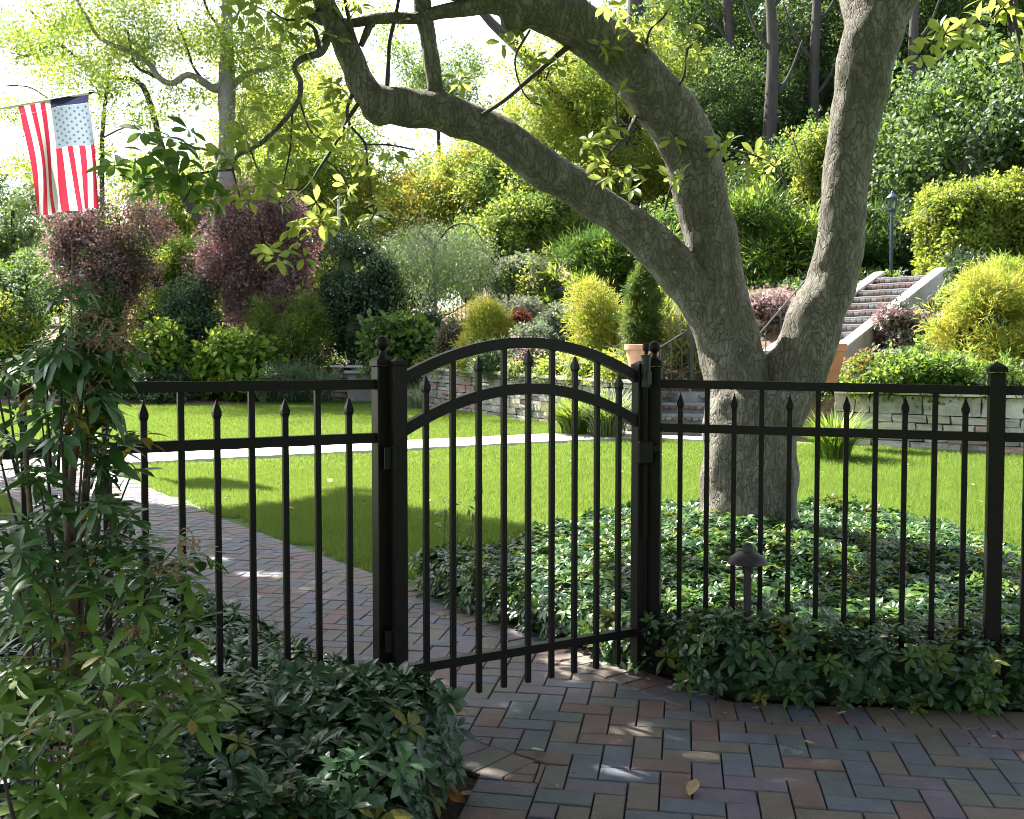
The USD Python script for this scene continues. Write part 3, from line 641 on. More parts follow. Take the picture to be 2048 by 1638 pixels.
def arch(z_end, rise, n=26):
    T = np.linspace(0, 1, n); V, F = [], []; nrm = np.array([-(GB - GA)[1], (GB - GA)[0]]) / np.linalg.norm(GB - GA)
    for t in T:
        p = GA + (GB - GA) * t; z = np.interp(t, [0, 1], z_end) + rise * (1 - (2 * t - 1) ** 2)
        s = rise * -4 * (2 * t - 1) / np.linalg.norm(GB - GA); q = math.sqrt(1 + s * s)
        for o, h in ((-0.017, -0.5), (0.017, -0.5), (0.017, 0.5), (-0.017, 0.5)):
            dd = (GB - GA) / np.linalg.norm(GB - GA) * (-s / q) * h * 0.042
            V.append([*(p + nrm * o + dd), z + h * 0.042 / q])
    for i in range(n - 1):
        for j in range(4): a, b = 4 * i + j, 4 * i + (j + 1) % 4; F += [(a, b, b + 4), (a, b + 4, a + 4)]
    return np.array(V), np.array(F)
def arch_z(z_end, rise, t): return float(np.interp(t, [0, 1], z_end)) + rise * (1 - (2 * t - 1) ** 2)
UP, LO = ((1.296, 1.292), 0.150), ((1.106, 1.104), 0.158)
part(gt, 'arched_rail', arch(*UP), BLK, smooth=30); part(gt, 'arched_rail', arch(*LO), BLK, smooth=30)
part(gt, 'bottom_rail', bar(v3(GA, 0.228), v3(GB, 0.212), 0.034, 0.034), BLK)
for q, z1 in ((GA, 1.355), (GB, 1.345)):
    k = part(gt, 'upright', bx((q[0], q[1], (z1 + 0.07) / 2), (0.054, 0.050, z1 - 0.07), aG, 0.003), BLK)
    A = np.arange(4) * math.pi / 2 + math.pi / 4; V = np.vstack([np.c_[r * 1.38 * np.cos(A), r * 1.38 * np.sin(A), np.full(4, z)] for r, z in ((0.0285, 0), (0.0285, 0.012), (0.024, 0.016), (0.001, 0.03))]); F = [t for i in range(3) for j in range(4) for a, b in [(i * 4 + j, i * 4 + (j + 1) % 4)] for t in ((a, b, b + 4), (a, b + 4, a + 4))] + [(0, 2, 1), (0, 3, 2)]
    part(k, 'upright_cap', turn((V, np.array(F)), aG, (q[0], q[1], z1)), BLK)
for i in range(9):
    t = (i + 1) / 10; p = GA + (GB - GA) * t; short = i % 2 == 0
    picket(gt, p, 0.085, arch_z(*LO, t) + 0.095 if short else arch_z(*UP, t) - 0.02, aG, short)
dG = (GB - GA) / np.linalg.norm(GB - GA); nG = np.array([dG[1], -dG[0]])
for z in (0.35, 1.02):
    q = GA - dG * 0.034 + nG * 0.030
    part(gt, 'hinge', cat_meshes([bx((q[0], q[1], z), (0.07, 0.008, 0.08), aG, 0.002), lathe([(0, -0.045), (0.009, -0.045), (0.009, 0.045), (0, 0.045)], (q[0] + nG[0] * .006, q[1] + nG[1] * .006, z), 12)]), BLK)
# magnetic latch: long rod in a housing on the gate's free upright, release knob on top
q = GB + nG * 0.040
k = part(gt, 'latch_housing', cat_meshes([lathe([(0, 1.262), (0.019, 1.262), (0.0195, 1.27), (0.0195, 1.385), (0.0215, 1.388), (0.0215, 1.398), (0, 1.4)], (q[0], q[1], 0), 18), bx((q[0], q[1], 1.30), (0.026, 0.05, 0.06), aG, 0.003)]), M['latch_grey'], smooth=35)
part(k, 'release_knob', lathe([(0, 1.4), (0.008, 1.4), (0.008, 1.412), (0.015, 1.418), (0.016, 1.44), (0.012, 1.447), (0, 1.449)], (q[0], q[1], 0), 16), BLK, smooth=35)
part(k, 'latch_rod', lathe([(0, 0.62), (0.007, 0.62), (0.007, 1.262), (0, 1.262)], (q[0], q[1], 0), 10), BLK, smooth=35)
q2 = GB - dG * 0.004 + nG * 0.040
part(gt, 'latch_body', cat_meshes([bx((q2[0], q2[1], 0.985), (0.075, 0.034, 0.10), aG, 0.008), bx((q2[0] + dG[0] * .05, q2[1] + dG[1] * .05, 1.0), (0.05, 0.03, 0.035), aG, 0.006)]), BLK)
for z in (1.30, 1.22, 0.93):
    q3 = FR0 + nG * 0.034
    part(fr, 'screw', lathe([(0.0, 0), (0.006, 0), (0.004, 0.003), (0, 0.004)], (0, 0, 0), 8) if 0 else bx((q3[0], q3[1], z), (0.012, 0.004, 0.012), aR, 0.001), M['latch_grey'])

# path light in the ground cover
pl_ = at(1495, 1180, 4.10); LX, LY = pl_[0], pl_[1]
lt = thing('path_light', 'bronze mushroom path light standing in the ground cover before the right fence', 'path light')
part(lt, 'stem', lathe([(0, -0.1), (0.0165, -0.1), (0.0165, 0.50), (0, 0.50)], (LX, LY, 0), 16), M['lamp_bronze'], smooth=35)
part(lt, 'collar', lathe([(0, 0.495), (0.022, 0.495), (0.022, 0.53), (0.03, 0.545), (0, 0.546)], (LX, LY, 0), 20), M['lamp_bronze'], smooth=35)
part(lt, 'shade', lathe([(0.006, 0.556), (0.06, 0.546), (0.082, 0.538), (0.084, 0.541), (0.070, 0.562), (0.046, 0.580), (0.026, 0.588), (0.023, 0.598), (0.021, 0.614), (0.014, 0.622), (0, 0.624)], (LX, LY, 0), 32), M['lamp_bronze'], smooth=30)

# ------------------------------------------------------------------ stone walls, pillar, steps
def stone_wall(name, label, X0, X1, height, seed, dark=0.0, big=1.0, off=0.0):
    r = np.random.default_rng(seed); t = thing(name, label, 'wall')
    n = 60; xs_ = np.linspace(X0, X1, n); base = np.stack([xs_, wall_y(xs_) + off], 1); ln = LineString(base)
    V, F = [], []
    for i, p in enumerate(base):                                             # backing, stepped in behind the stones
        g = float(lawn_z(p[1])); e = base[min(i + 1, n - 1)] - base[max(i - 1, 0)]; e /= np.linalg.norm(e); m_ = np.array([-e[1], e[0]])
        for o in (0.07, 0.34):
            for z in (-0.2, height - 0.055): V.append([*(p + m_ * o), g + z])
    for i in range(n - 1):
        a = 4 * i; F += [(a, a + 4, a + 5), (a, a + 5, a + 1), (a + 2, a + 3, a + 7), (a + 2, a + 7, a + 6), (a + 1, a + 5, a + 7), (a + 1, a + 7, a + 3)]
    F += [(0, 1, 3), (0, 3, 2)]; a = 4 * (n - 1); F += [(a, a + 3, a + 1), (a, a + 2, a + 3)]
    part(t, 'wall_backing', (np.array(V), np.array(F)), M['mortar'])
    z = -0.06; top = height - 0.06
    while z < top - 0.02:
        h = min(r.uniform(0.10, 0.21) * big, top - z)
        if top - z - h < 0.06: h = top - z
        s = -r.uniform(0, 0.2)
        while s < ln.length - 0.05:
            w = r.uniform(0.16, 0.52) * big; e0, e1 = max(s, 0), min(s + w, ln.length)
            if e1 - e0 > 0.05:
                a, b = np.array(ln.interpolate(e0).coords[0]), np.array(ln.interpolate(e1).coords[0]); c = (a + b) / 2; ang = math.atan2(*(b - a)[::-1])
                split = h > 0.15 * big and r.uniform() < 0.35
                for zz, hh in (((z, h * 0.5), (z + h * 0.5, h * 0.5)) if split else ((z, h),)):
                    m_ = np.array([-math.sin(ang), math.cos(ang)]); pr = r.normal() * 0.014
                    part(t, 'stone', rough_block((*(c + m_ * (0.06 + pr)), float(lawn_z(c[1])) + zz + hh / 2), (e1 - e0 - 0.014, 0.13, hh - 0.013), ang, int(r.integers(1e9)), 0.013, 0.014), M[f'stone{int(r.choice(5, p=[.34, .22, .16, .18, .10]))}'])
            s += w
        z += h
    s = 0.0
    while s < ln.length - 0.02:
        w = min(r.uniform(0.5, 0.95), ln.length - s); a, b = np.array(ln.interpolate(s).coords[0]), np.array(ln.interpolate(s + w).coords[0]); c = (a + b) / 2; ang = math.atan2(*(b - a)[::-1]); m_ = np.array([-math.sin(ang), math.cos(ang)])
        part(t, 'cap_stone', rough_block((*(c + m_ * 0.15), float(lawn_z(c[1])) + height - 0.026), (w - 0.008, 0.40, 0.058), ang, int(r.integers(1e9)), 0.005, 0.004), M['limestone'])
        s += w
    return t
stone_wall('stone_wall', 'long curved low stone retaining wall behind the gate', -4.35, 1.98, 0.86, 11)
stone_wall('stone_wall', 'low stone retaining wall right of the magnolia trunk', 4.75, 11.0, 0.80, 12, big=1.15)
# dark bench-like block at the far left end of the long wall
bp = at(762, 770, 24.2); gz = float(lawn_z(24.2))
bw = thing('stone_pillar', 'low dark block with a flat capstone at the left end of the long stone wall', 'pillar')
part(bw, 'block', rough_block((bp[0] - 0.1, 24.1, gz + 0.30), (1.35, 0.5, 0.72), 0.05, 5, 0.01, 0.01), M['stone4'])
part(bw, 'cap_stone', rough_block((bp[0] - 0.1, 24.1, gz + 0.70), (1.5, 0.62, 0.07), 0.05, 6, 0.006, 0.004), M['bluestone'])

def steps(name, label, foot, d, n, run, rise, width, z0, seed, nosing=True, side=True):
    """a flight that climbs along d from foot; treads of stone, risers faced with bricks"""
    r = np.random.default_rng(seed); t = thing(name, label, 'steps'); d = np.asarray(d, float); d /= np.linalg.norm(d); s = np.array([d[1], -d[0]]); ang = math.atan2(s[1], s[0])
    for i in range(n):
        c = np.asarray(foot) + d * run * (i + 0.5); z = z0 + rise * i
        k = part(t, 'step', bx((*(c + d * 0.12), z + rise / 2 - 0.1 - 0.02), (width, run + 0.16, rise + 0.16), ang), M['bluestone'])
        part(k, 'tread', bx((*(c + d * 0.05), z + rise - 0.018), (width, run - 0.02, 0.045), ang, 0.006), M['bluestone'])
        nb = int(width / 0.105)
        for j in range(nb):
            cc = np.asarray(foot) + d * (run * i + 0.02 + r.normal() * 0.003) + s * ((j + 0.5) / nb - 0.5) * width
            part(k, 'brick', bx((*cc, z + rise - 0.065), (width / nb - 0.022, 0.10, 0.048), ang, 0.005), M['step_brick'] if r.uniform() < 0.6 else M['stone4'])
    if side:
        for sg in (-1, 1):
            o = s * sg * (width / 2 + 0.10); p0, p1 = np.asarray(foot) - d * 0.25 + o, np.asarray(foot) + d * (run * n + 0.1) + o
            a, b = v3(p0, z0 + 0.06), v3(p1, z0 + rise * n + 0.12)
            part(t, 'side_wall', cat_meshes([bar(a - [0, 0, .35], b - [0, 0, .35], 0.15, 0.66)]), M['grey_coping'])
            part(t, 'coping', bar(a + [0, 0, .022], b + [0, 0, .022], 0.21, 0.055), M['grey_coping'])
    return t, d, s
S0 = at(1615, 715, 16.6)[:2]; S1 = at(1815, 556, 19.6)[:2]
zt0, zt1 = 1.36 + 15 / 2000 * 16.6, at(1815, 556, 19.6)[2]
nst = 11; dS = S1 - S0
steps('garden_steps', 'sunlit upper garden steps climbing between pale side walls right of the magnolia', S0, dS, nst, np.linalg.norm(dS) / nst, (zt1 - zt0) / nst, 1.0, zt0, 21)
steps('garden_steps', 'short lower steps in the gap of the stone wall behind the magnolia trunk', (2.75, 15.55), (0.35, 0.94), 4, 0.34, 0.17, 1.5, float(lawn_z(15.4)), 22, side=False)
struct('step_landing', bx((4.0, 17.35, 0.80), (3.0, 1.1, 0.2), 0.3), M['bluestone'])
# handrails: thin tubes on posts beside the steps
def handrail(label, pts, posts, h=0.85, r_=0.014):
    t = thing('handrail', label, 'handrail'); P = [np.asarray(p, float) for p in pts]
    part(t, 'rail', tube(P, r_, 8), M['rail_metal'], smooth=True)
    part(t, 'rail', tube([p - [0, 0, h * 0.80] for p in P], r_ * 0.8, 8), M['rail_metal'], smooth=True)
    for k in range(posts):
        s = k / (posts - 1) * (len(P) - 1); i = min(int(s), len(P) - 2); p = P[i] + (P[i + 1] - P[i]) * (s - i)
        part(t, 'baluster', tube([p - [0, 0, h], p], r_ * 0.7 if 0 < k < posts - 1 else r_ * 1.3, 6), M['rail_metal'], smooth=True)
    return t
handrail('thin dark handrail rising to the upper steps, seen between the magnolia stems', [at(1500, 690, 16.3) , at(1618, 552, 18.3)], 5, 0.95)
handrail('black handrail with balusters above the stone wall just left of the magnolia', [at(1300, 708, 15.9), at(1385, 655, 16.4)], 5, 0.85, 0.016)
k = thing('iron_post', 'black square iron post at the left edge of the magnolia trunk', 'post')
p = at(1383, 740, 16.2); q = at(1383, 636, 16.2); part(k, 'shaft', bx((p[0], p[1], (p[2] - .3 + q[2]) / 2), (0.06, 0.06, q[2] - p[2] + .3), 0, 0.004), M['rail_metal']); part(k, 'post_cap', bx((q[0], q[1], q[2] + 0.02), (0.08, 0.08, 0.04), 0, 0.01), M['rail_metal'])

# terracotta pots
def pot(label, u, v, Y, r0, r1, h, mat, rim=True):
    p = at(u, v, Y); t = thing('plant_pot', label, 'plant pot')
    pr = [(0, 0), (r0, 0), (r0 * 1.02, 0.01), (r1 * 0.93, h * 0.80)] + ([(r1 * 0.93, h * .80), (r1, h * 0.82), (r1 * 1.02, h * 0.99), (r1 * 0.98, h), (r1 * 0.9, h * 0.99)] if rim else [(r1, h), (r1 * 0.92, h)]) + [(r1 * 0.86, h * 0.88), (0, h * 0.88)]
    part(t, 'pot_body', lathe(pr, p, 32), M[mat], smooth=35)
    part(t, 'potting_soil', lathe([(r1 * 0.87, h * 0.90), (0, h * 0.92)], p, 24), M['soil'])
    return p + [0, 0, h]
POT1 = pot('pink terracotta pot with a wide rim on the wall behind the gate latch', 1285, 745, 16.6, 0.20, 0.30, 0.46, 'pink_clay')
POT2 = pot('tall orange terracotta pot right of the magnolia trunk above the fence', 1648, 772, 14.2, 0.17, 0.30, 0.60, 'terracotta')

# flag on a tilted pole
fg = thing('flag', 'American flag with red and white stripes hanging from a slanted white pole', 'flag')
FY = 12.9; C = [at(37, 211, FY), at(174, 187, FY), at(76, 438, FY), at(200, 412, FY)]
def fpt(s, t):
    p = (C[0] * (1 - s) + C[1] * s) * (1 - t) + (C[2] * (1 - s) + C[3] * s) * t
    y = 0.08 * math.sin(s * 7.5 + t * 2.0) * (0.25 + t) + 0.05 * math.sin(s * 17 - t * 3) * t + 0.06 * t * math.sin(t * 5)
    return p + np.array([0.02 * math.sin(s * 9 + t * 3) * t, y, 0.012 * math.sin(s * 12) * t])
def fpatch(s0, s1, t0, t1, dy=0.0):
    ns, nt = max(2, int((s1 - s0) * 40) + 2), max(2, int((t1 - t0) * 36) + 2); V = [fpt(s, t) + [0, dy, 0] for t in np.linspace(t0, t1, nt) for s in np.linspace(s0, s1, ns)]
    i = np.arange(ns * nt).reshape(nt, ns); a, b, c, d = i[:-1, :-1].ravel(), i[:-1, 1:].ravel(), i[1:, 1:].ravel(), i[1:, :-1].ravel()
    return np.array(V), np.vstack([np.c_[a, b, c], np.c_[a, c, d]])
for i in range(13):
    part(fg, 'stripe', fpatch(i / 13, (i + 1) / 13, 0.075 if i < 6 else 0.43, 1.0), M['flag_red' if i % 2 == 0 else 'flag_white'], smooth=True)
    if i < 6: part(fg, 'sleeve', fpatch(i / 13, (i + 1) / 13, 0, 0.0745, -0.004), M['flag_red' if i % 2 == 0 else 'flag_white'], smooth=True)
part(fg, 'canton', fpatch(6 / 13 + 0.001, 1, 0.075, 0.4295), M['flag_canton_backlit'], smooth=True, label='star field, backlight painted in as pale blue-grey')
part(fg, 'canton_sleeve', fpatch(6 / 13 + 0.001, 1, 0, 0.0745, -0.004), M['flag_navy'], smooth=True, label='dark navy sleeve on the pole')
star = []
for row in range(9):
    for col in range(11):
        if (row + col) % 2: continue
        s0, t0 = 6 / 13 + (row + 1) / 10 * 7 / 13, 0.075 + (col + 1) / 12 * 0.3545; V = [fpt(s0, t0) + [0, -0.003, 0]]
        for k in range(10):
            a = math.pi * k / 5; rr = (0.021 if k % 2 == 0 else 0.0085); V.append(fpt(s0 + rr * math.cos(a) / 0.95, t0 + rr * math.sin(a) / 1.55) + [0, -0.003, 0])
        star.append((np.array(V), np.array([(0, 1 + k, 1 + (k + 1) % 10) for k in range(10)])))
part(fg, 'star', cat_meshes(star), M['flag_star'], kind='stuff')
fp = thing('flag_pole', 'slanted white flag pole reaching in from the left edge', 'flag pole')
e0, e1 = at(-190, 251, FY), at(178, 186, FY); dd = (e1 - e0)
part(fp, 'pole', tube([e0, e1], 0.016, 10), M['pole_white'], smooth=True)
part(fp, 'pole_tip', tube([e1, e1 + dd / np.linalg.norm(dd) * 0.07], [0.02, 0.012], 10), BLK, smooth=True)
part(fp, 'pole_mount', tube([v3(e0[:2], 0.2), e0 + [0, 0, .25]], 0.05, 12), M['pole_white'], smooth=True)

# lantern on a post among the dark shrubs, thin grey pole in the left hedge
p = at(1784, 420, 23.0); k = thing('lantern', 'blue-grey lantern on a dark post between the two hedges', 'lantern')
part(k, 'post', tube([p - [0, 0, 2.2], p - [0, 0, 0.02]], 0.04, 10), M['lantern_metal'], smooth=True)
A6 = np.arange(6) * math.pi / 3
part(k, 'lamp_base', lathe([(0, -0.03), (0.08, -0.03), (0.10, 0.0), (0.10, 0.03), (0, 0.03)], p, 6), M['lantern_metal'])
glass = usdkit.material(stage, L + 'lantern_glass', {'t': ('transparent_bsdf', {'color': (0.8, 0.85, 0.9)}), 'g': ('glossy_bsdf', {'roughness': 0.1}), 'f': ('fresnel', {'IOR': 1.5}), 'm': ('mix_closure', {})}, [('f.fac', 'm.fac'), ('t.BSDF', 'm.closure1'), ('g.BSDF', 'm.closure2')], surface='m.closure')
part(k, 'lamp_glass', lathe([(0.085, 0.03), (0.10, 0.27)], p, 6), glass)
for a in A6: part(k, 'glazing_bar', tube([p + [0.092 * math.cos(a), 0.092 * math.sin(a), 0.03], p + [0.108 * math.cos(a), 0.108 * math.sin(a), 0.27]], 0.009, 5), M['lantern_metal'])
part(k, 'lamp_roof', lathe([(0.0, 0.265), (0.135, 0.265), (0.13, 0.285), (0.06, 0.36), (0.035, 0.37), (0.03, 0.40), (0.012, 0.43), (0, 0.44)], p, 12), M['lantern_metal'], smooth=35)
p0, p1 = at(682, 560, 27.0), at(677, 404, 27.0); k = thing('grey_pole', 'thin weathered grey pole standing among the shrubs behind the left fence', 'pole')
part(k, 'shaft', tube([p0 - [0, 0, 1.0], p1], [0.05, 0.04], 10), M['grey_pole'], smooth=True); part(k, 'pole_top', tube([p1 + [0, 0, .001], p1 + [0, 0, .06]], [0.055, 0.03], 10), M['grey_pole'], smooth=True)

# black fences far up the garden
def back_fence(label, pts, h, post_every=18, gap=0.115):
    t = thing('back_fence', label, 'fence'); P = [np.asarray(p, float) for p in pts]; ln = LineString([p[:2] for p in P]); S = [0.0]
    for a, b in zip(P[:-1], P[1:]): S.append(S[-1] + np.linalg.norm(b[:2] - a[:2]))
    zt = lambda s: float(np.interp(s, S, [p[2] for p in P]))
    for o in (0.0, 0.16, h - 0.12):
        for a, b in zip(P[:-1], P[1:]): part(t, 'rail', bar(a - [0, 0, o], b - [0, 0, o], 0.03, 0.035), M['rail_metal'])
    n = int(ln.length / gap)
    for i in range(n + 1):
        s = i * gap; x, y = ln.interpolate(s).coords[0]; z = zt(s)
        if i % post_every == 0: k = part(t, 'post', bx((x, y, z - h / 2 + 0.05), (0.07, 0.07, h + 0.16), 0), M['rail_metal'])
        else: part(t, 'picket', bx((x, y, z - h / 2), (0.018, 0.018, h), 0), M['rail_metal'])
back_fence('black picket fence climbing the slope behind the weeping tree', [at(800, 585, 27.0), at(950, 560, 26.5), at(1105, 503, 26.0)], 1.25)
back_fence('black picket fence among the shrubs at the far left', [at(235, 642, 26.5), at(560, 625, 27.5)], 1.15)
struct('driveway', (np.array([[-3.4, 30.0, 0], [0.6, 29.0, 0], [0.9, 31.5, 0], [-3.2, 32.5, 0]]) + [0, 0, 1] * np.array([[hill_z(x, y) + 0.14] for x, y in ((-3.4, 30.0), (0.6, 29.0), (0.9, 31.5), (-3.2, 32.5))]), np.array([(0, 1, 2), (0, 2, 3)])), M['concrete'])

# ------------------------------------------------------------------ the magnolia: trunk, three stems, limbs, twigs, leaves
mg = thing('magnolia_tree', 'big grey magnolia behind the fence whose trunk splits into three stems', 'tree')
TY = 6.5
ROW = {
 'bole': [(1490, 1150, 240, TY), (1495, 1080, 205, TY), (1497, 1000, 187, TY), (1500, 900, 186, TY), (1508, 830, 195, TY), (1518, 775, 190, TY)],
 'right': [(1545, 830, 130, TY), (1580, 755, 125, TY), (1610, 695, 112, TY - .05), (1632, 632, 106, TY - .1), (1665, 560, 95, TY - .1), (1682, 475, 93, TY - .15), (1696, 330, 91, TY - .2), (1714, 220, 98, TY - .25), (1735, 110, 112, TY - .3), (1750, 35, 120, TY - .3), (1756, -20, 100, TY - .3)],
 'right_a': [(1735, 60, 80, TY - .3), (1716, -10, 78, TY - .25), (1690, -140, 66, TY), (1650, -420, 44, TY + .4), (1600, -800, 24, TY + 1)],
 'right_b': [(1760, 60, 84, TY - .3), (1800, -5, 76, TY - .35), (1862, -120, 66, TY - .5), (1990, -380, 48, TY - .8), (2200, -700, 26, TY - 1)],
 'middle': [(1495, 830, 130, TY), (1472, 750, 128, TY), (1459, 690, 122, TY), (1440, 610, 116, TY), (1424, 500, 106, TY), (1405, 400, 102, TY), (1386, 315, 107, TY - .05), (1350, 240, 112, TY - .1), (1290, 168, 104, TY - .15), (1222, 98, 98, TY - .2), (1145, 46, 92, TY - .25), (1065, 8, 86, TY - .3), (975, -18, 78, TY - .35), (880, -50, 70, TY - .4), (740, -130, 56, TY - .5), (480, -330, 40, TY - .6), (150, -620, 22, TY - .6)],
 'left': [(1475, 740, 120, TY), (1440, 660, 110, TY), (1400, 592, 98, TY - .02), (1350, 535, 88, TY - .05), (1295, 482, 80, TY - .08), (1204, 412, 73, TY - .12), (1130, 362, 74, TY - .18), (1065, 322, 75, TY - .22), (1000, 272, 74, TY - .26), (935, 243, 74, TY - .3), (867, 218, 72, TY - .34), (800, 213, 74, TY - .36), (752, 202, 66, TY - .38), (724, 168, 54, TY - .4), (707, 125, 48, TY - .42), (688, 84, 45, TY - .44), (662, 35, 43, TY - .46), (640, -15, 42, TY - .5), (585, -150, 36, TY - .6), (430, -420, 26, TY - .9), (200, -700, 16, TY - 1.2)],
 'stub': [(880, 222, 50, TY - .34), (872, 175, 37, TY - .34), (862, 110, 35, TY - .36), (843, 0, 34, TY - .38), (830, -120, 28, TY - .4), (800, -400, 16, TY - .5)]}
def to_man(m): return manifold3d.Manifold(manifold3d.Mesh(np.asarray(m[0], np.float32), np.asarray(m[1], np.uint32)))
def branch(rows, sides=22, n=None, wob=0.10, seed=0): return pixtube(rows, n or len(rows) * 5, sides, wob=wob, seed=seed)
bole = None
for i, (k_, rw) in enumerate(ROW.items()):
    m = to_man(branch(rw, seed=i)); bole = m if bole is None else bole + m
for (u, v, rr, YY) in ((760, 210, 0.125, TY - .38), (878, 205, 0.085, TY - .36), (1030, 38, 0.10, TY - .3),):
    bole = bole + manifold3d.Manifold.sphere(rr, 24).translate([*map(float, at(u, v, YY))])
mm = bole.refine_to_length(0.035).to_mesh(); tm = trimesh.Trimesh(mm.vert_properties[:, :3], mm.tri_verts, process=True)
trimesh.smoothing.filter_taubin(tm, lamb=0.5, nu=0.52, iterations=14)
V = np.array(tm.vertices); N_ = np.array(tm.vertex_normals)
fine = meshkit.fbm(V * np.array([16, 16, 7]), 3, 3) - 0.5; lump = meshkit.fbm(V * np.array([5, 5, 2.2]), 2, 9) - 0.5
flute = np.sin(np.arctan2(V[:, 1] - TY, V[:, 0] - 1.55) * 7 + 1.0) * np.clip(1.4 - V[:, 2], 0, 1)
V = V + N_ * (0.022 * fine + 0.035 * lump + 0.014 * flute)[:, None]
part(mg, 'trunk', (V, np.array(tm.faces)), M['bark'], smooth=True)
TW = [  # twigs and lesser branches: rows u, v, width, Y
 [(990, 10, 30, 6.18), (935, 18, 29, 6.12), (880, 24, 27, 6.1), (832, 36, 23, 6.1), (760, 37, 22, 6.1), (705, 46, 18, 6.1), (660, 40, 16, 6.1)],
 [(745, 42, 18, 6.1), (736, 58, 15, 6.1), (722, 92, 12, 6.1)],
 [(690, 58, 24, 6.05), (650, 42, 22, 6.05), (628, 34, 19, 6.05), (613, 26, 16, 6.05)],
 [(774, 178, 10, 6.1), (777, 120, 8, 6.1), (780, 80, 8, 6.1), (797, 0, 7, 6.1), (812, -120, 5, 6.1)],
 [(716, 98, 10, 6.05), (702, 55, 9, 6.0), (690, 0, 7, 6.0), (672, -80, 5, 6.0)],
 [(1145, 86, 12, 6.25), (1068, 150, 9, 6.2), (1010, 200, 8, 6.15), (964, 230, 8, 6.1)],
 [(660, 60, 20, 6.0), (642, 103, 17, 5.9), (612, 114, 13, 5.8), (592, 128, 11, 5.7), (590, 142, 10, 5.65), (601, 164, 11, 5.6), (597, 200, 10, 5.5), (571, 238, 10, 5.45), (530, 280, 9, 5.4), (498, 300, 8, 5.35), (475, 312, 8, 5.3), (466, 340, 7, 5.3)],
 [(466, 340, 6, 5.3), (430, 342, 5, 5.25), (370, 352, 5, 5.2), (310, 358, 4, 5.15), (240, 350, 3, 5.1)],
 [(655, 72, 12, 5.95), (640, 98, 10, 5.9), (630, 60, 8, 5.85), (612, 45, 6, 5.8)],
 [(466, 340, 5, 5.3), (474, 375, 4, 5.3), (480, 395, 3, 5.3)],
 [(716, 208, 9, 6.05), (695, 240, 8, 6.0), (672, 285, 7, 5.9), (640, 335, 6, 5.8), (615, 372, 4, 5.75), (575, 405, 3, 5.7)],
 [(704, 190, 9, 6.05), (694, 220, 7, 6.0), (700, 250, 6, 6.0), (730, 288, 5, 5.95), (735, 340, 4, 5.95), (748, 420, 3, 5.9)],
 [(730, 289, 4, 5.95), (780, 290, 4, 5.95), (830, 300, 3, 5.9)],
 [(648, 318, 4, 5.85), (680, 345, 4, 5.8), (700, 385, 3, 5.8), (712, 440, 2.5, 5.8)],
 [(598, 198, 5, 5.5), (620, 260, 4, 5.5), (650, 282, 3, 5.5)], [(585, 215, 5, 5.5), (580, 300, 4, 5.45), (566, 370, 3, 5.4), (560, 440, 2.5, 5.4)],
 [(500, 298, 4, 5.35), (520, 345, 3, 5.35), (560, 375, 2.5, 5.3), (600, 380, 2, 5.3)], [(398, 346, 3.5, 5.2), (372, 395, 3, 5.2), (365, 405, 2, 5.2)],
 [(1270, 235, 10, 6.35), (1262, 255, 9, 6.2), (1250, 280, 8, 6.1), (1225, 300, 7, 6.0), (1215, 320, 6, 5.95), (1212, 350, 5, 5.9)],
 [(1246, 275, 5, 6.1), (1235, 240, 4, 6.05), (1232, 190, 3, 6.0)], [(1225, 302, 4, 6.0), (1190, 292, 4, 5.95), (1165, 302, 3, 5.9)], [(1216, 330, 4, 5.9), (1250, 335, 3.5, 5.9), (1290, 330, 3, 5.9)],
 [(1412, 300, 6, 6.3), (1450, 300, 5, 6.1), (1490, 305, 5, 6.0), (1530, 320, 3.5, 5.95), (1552, 335, 2.5, 5.9)], [(1490, 305, 4, 6.0), (1505, 330, 3, 6.0), (1520, 360, 2.5, 5.95)],
 [(2010, -40, 10, 5.2), (2025, 20, 8, 5.2), (2040, 90, 7, 5.2), (2052, 170, 5, 5.2)], [(2018, 0, 5, 5.2), (1980, 40, 4, 5.15), (1930, 55, 4, 5.1), (1880, 70, 3, 5.05), (1850, 95, 2.5, 5.0)],
 [(1290, 110, 6, 6.2), (1300, 60, 5, 6.1), (1330, 30, 4, 6.0), (1345, -20, 4, 6.0)], [(1340, 205, 6, 6.3), (1368, 150, 5, 6.2), (1375, 100, 5, 6.1), (1395, 85, 3, 6.05)],
 [(1060, 60, 5, 6.1), (1030, 120, 4, 6.0), (1050, 190, 3, 5.95), (1090, 215, 3, 5.9)], [(1092, 160, 5, 6.2), (1105, 130, 4, 6.15), (1130, 150, 3, 6.1)],
 [(1330, 420, 5, 6.3), (1345, 370, 4, 6.1), (1380, 350, 3, 6.0)], [(640, 15, 8, 6.0), (620, 30, 6, 5.9), (575, 40, 5, 5.8), (540, 20, 4, 5.7)]]
for i, rw in enumerate(TW):
    rw = [(u, v, max(w, 3.2), Y) for u, v, w, Y in rw]
    part(mg, 'branch', pixtube(rw, len(rw) * 5, 9 if rw[0][2] > 9 else 6, wob=0.15, seed=40 + i), M['bark'] if rw[0][2] > 14 else M['twig'], smooth=True)
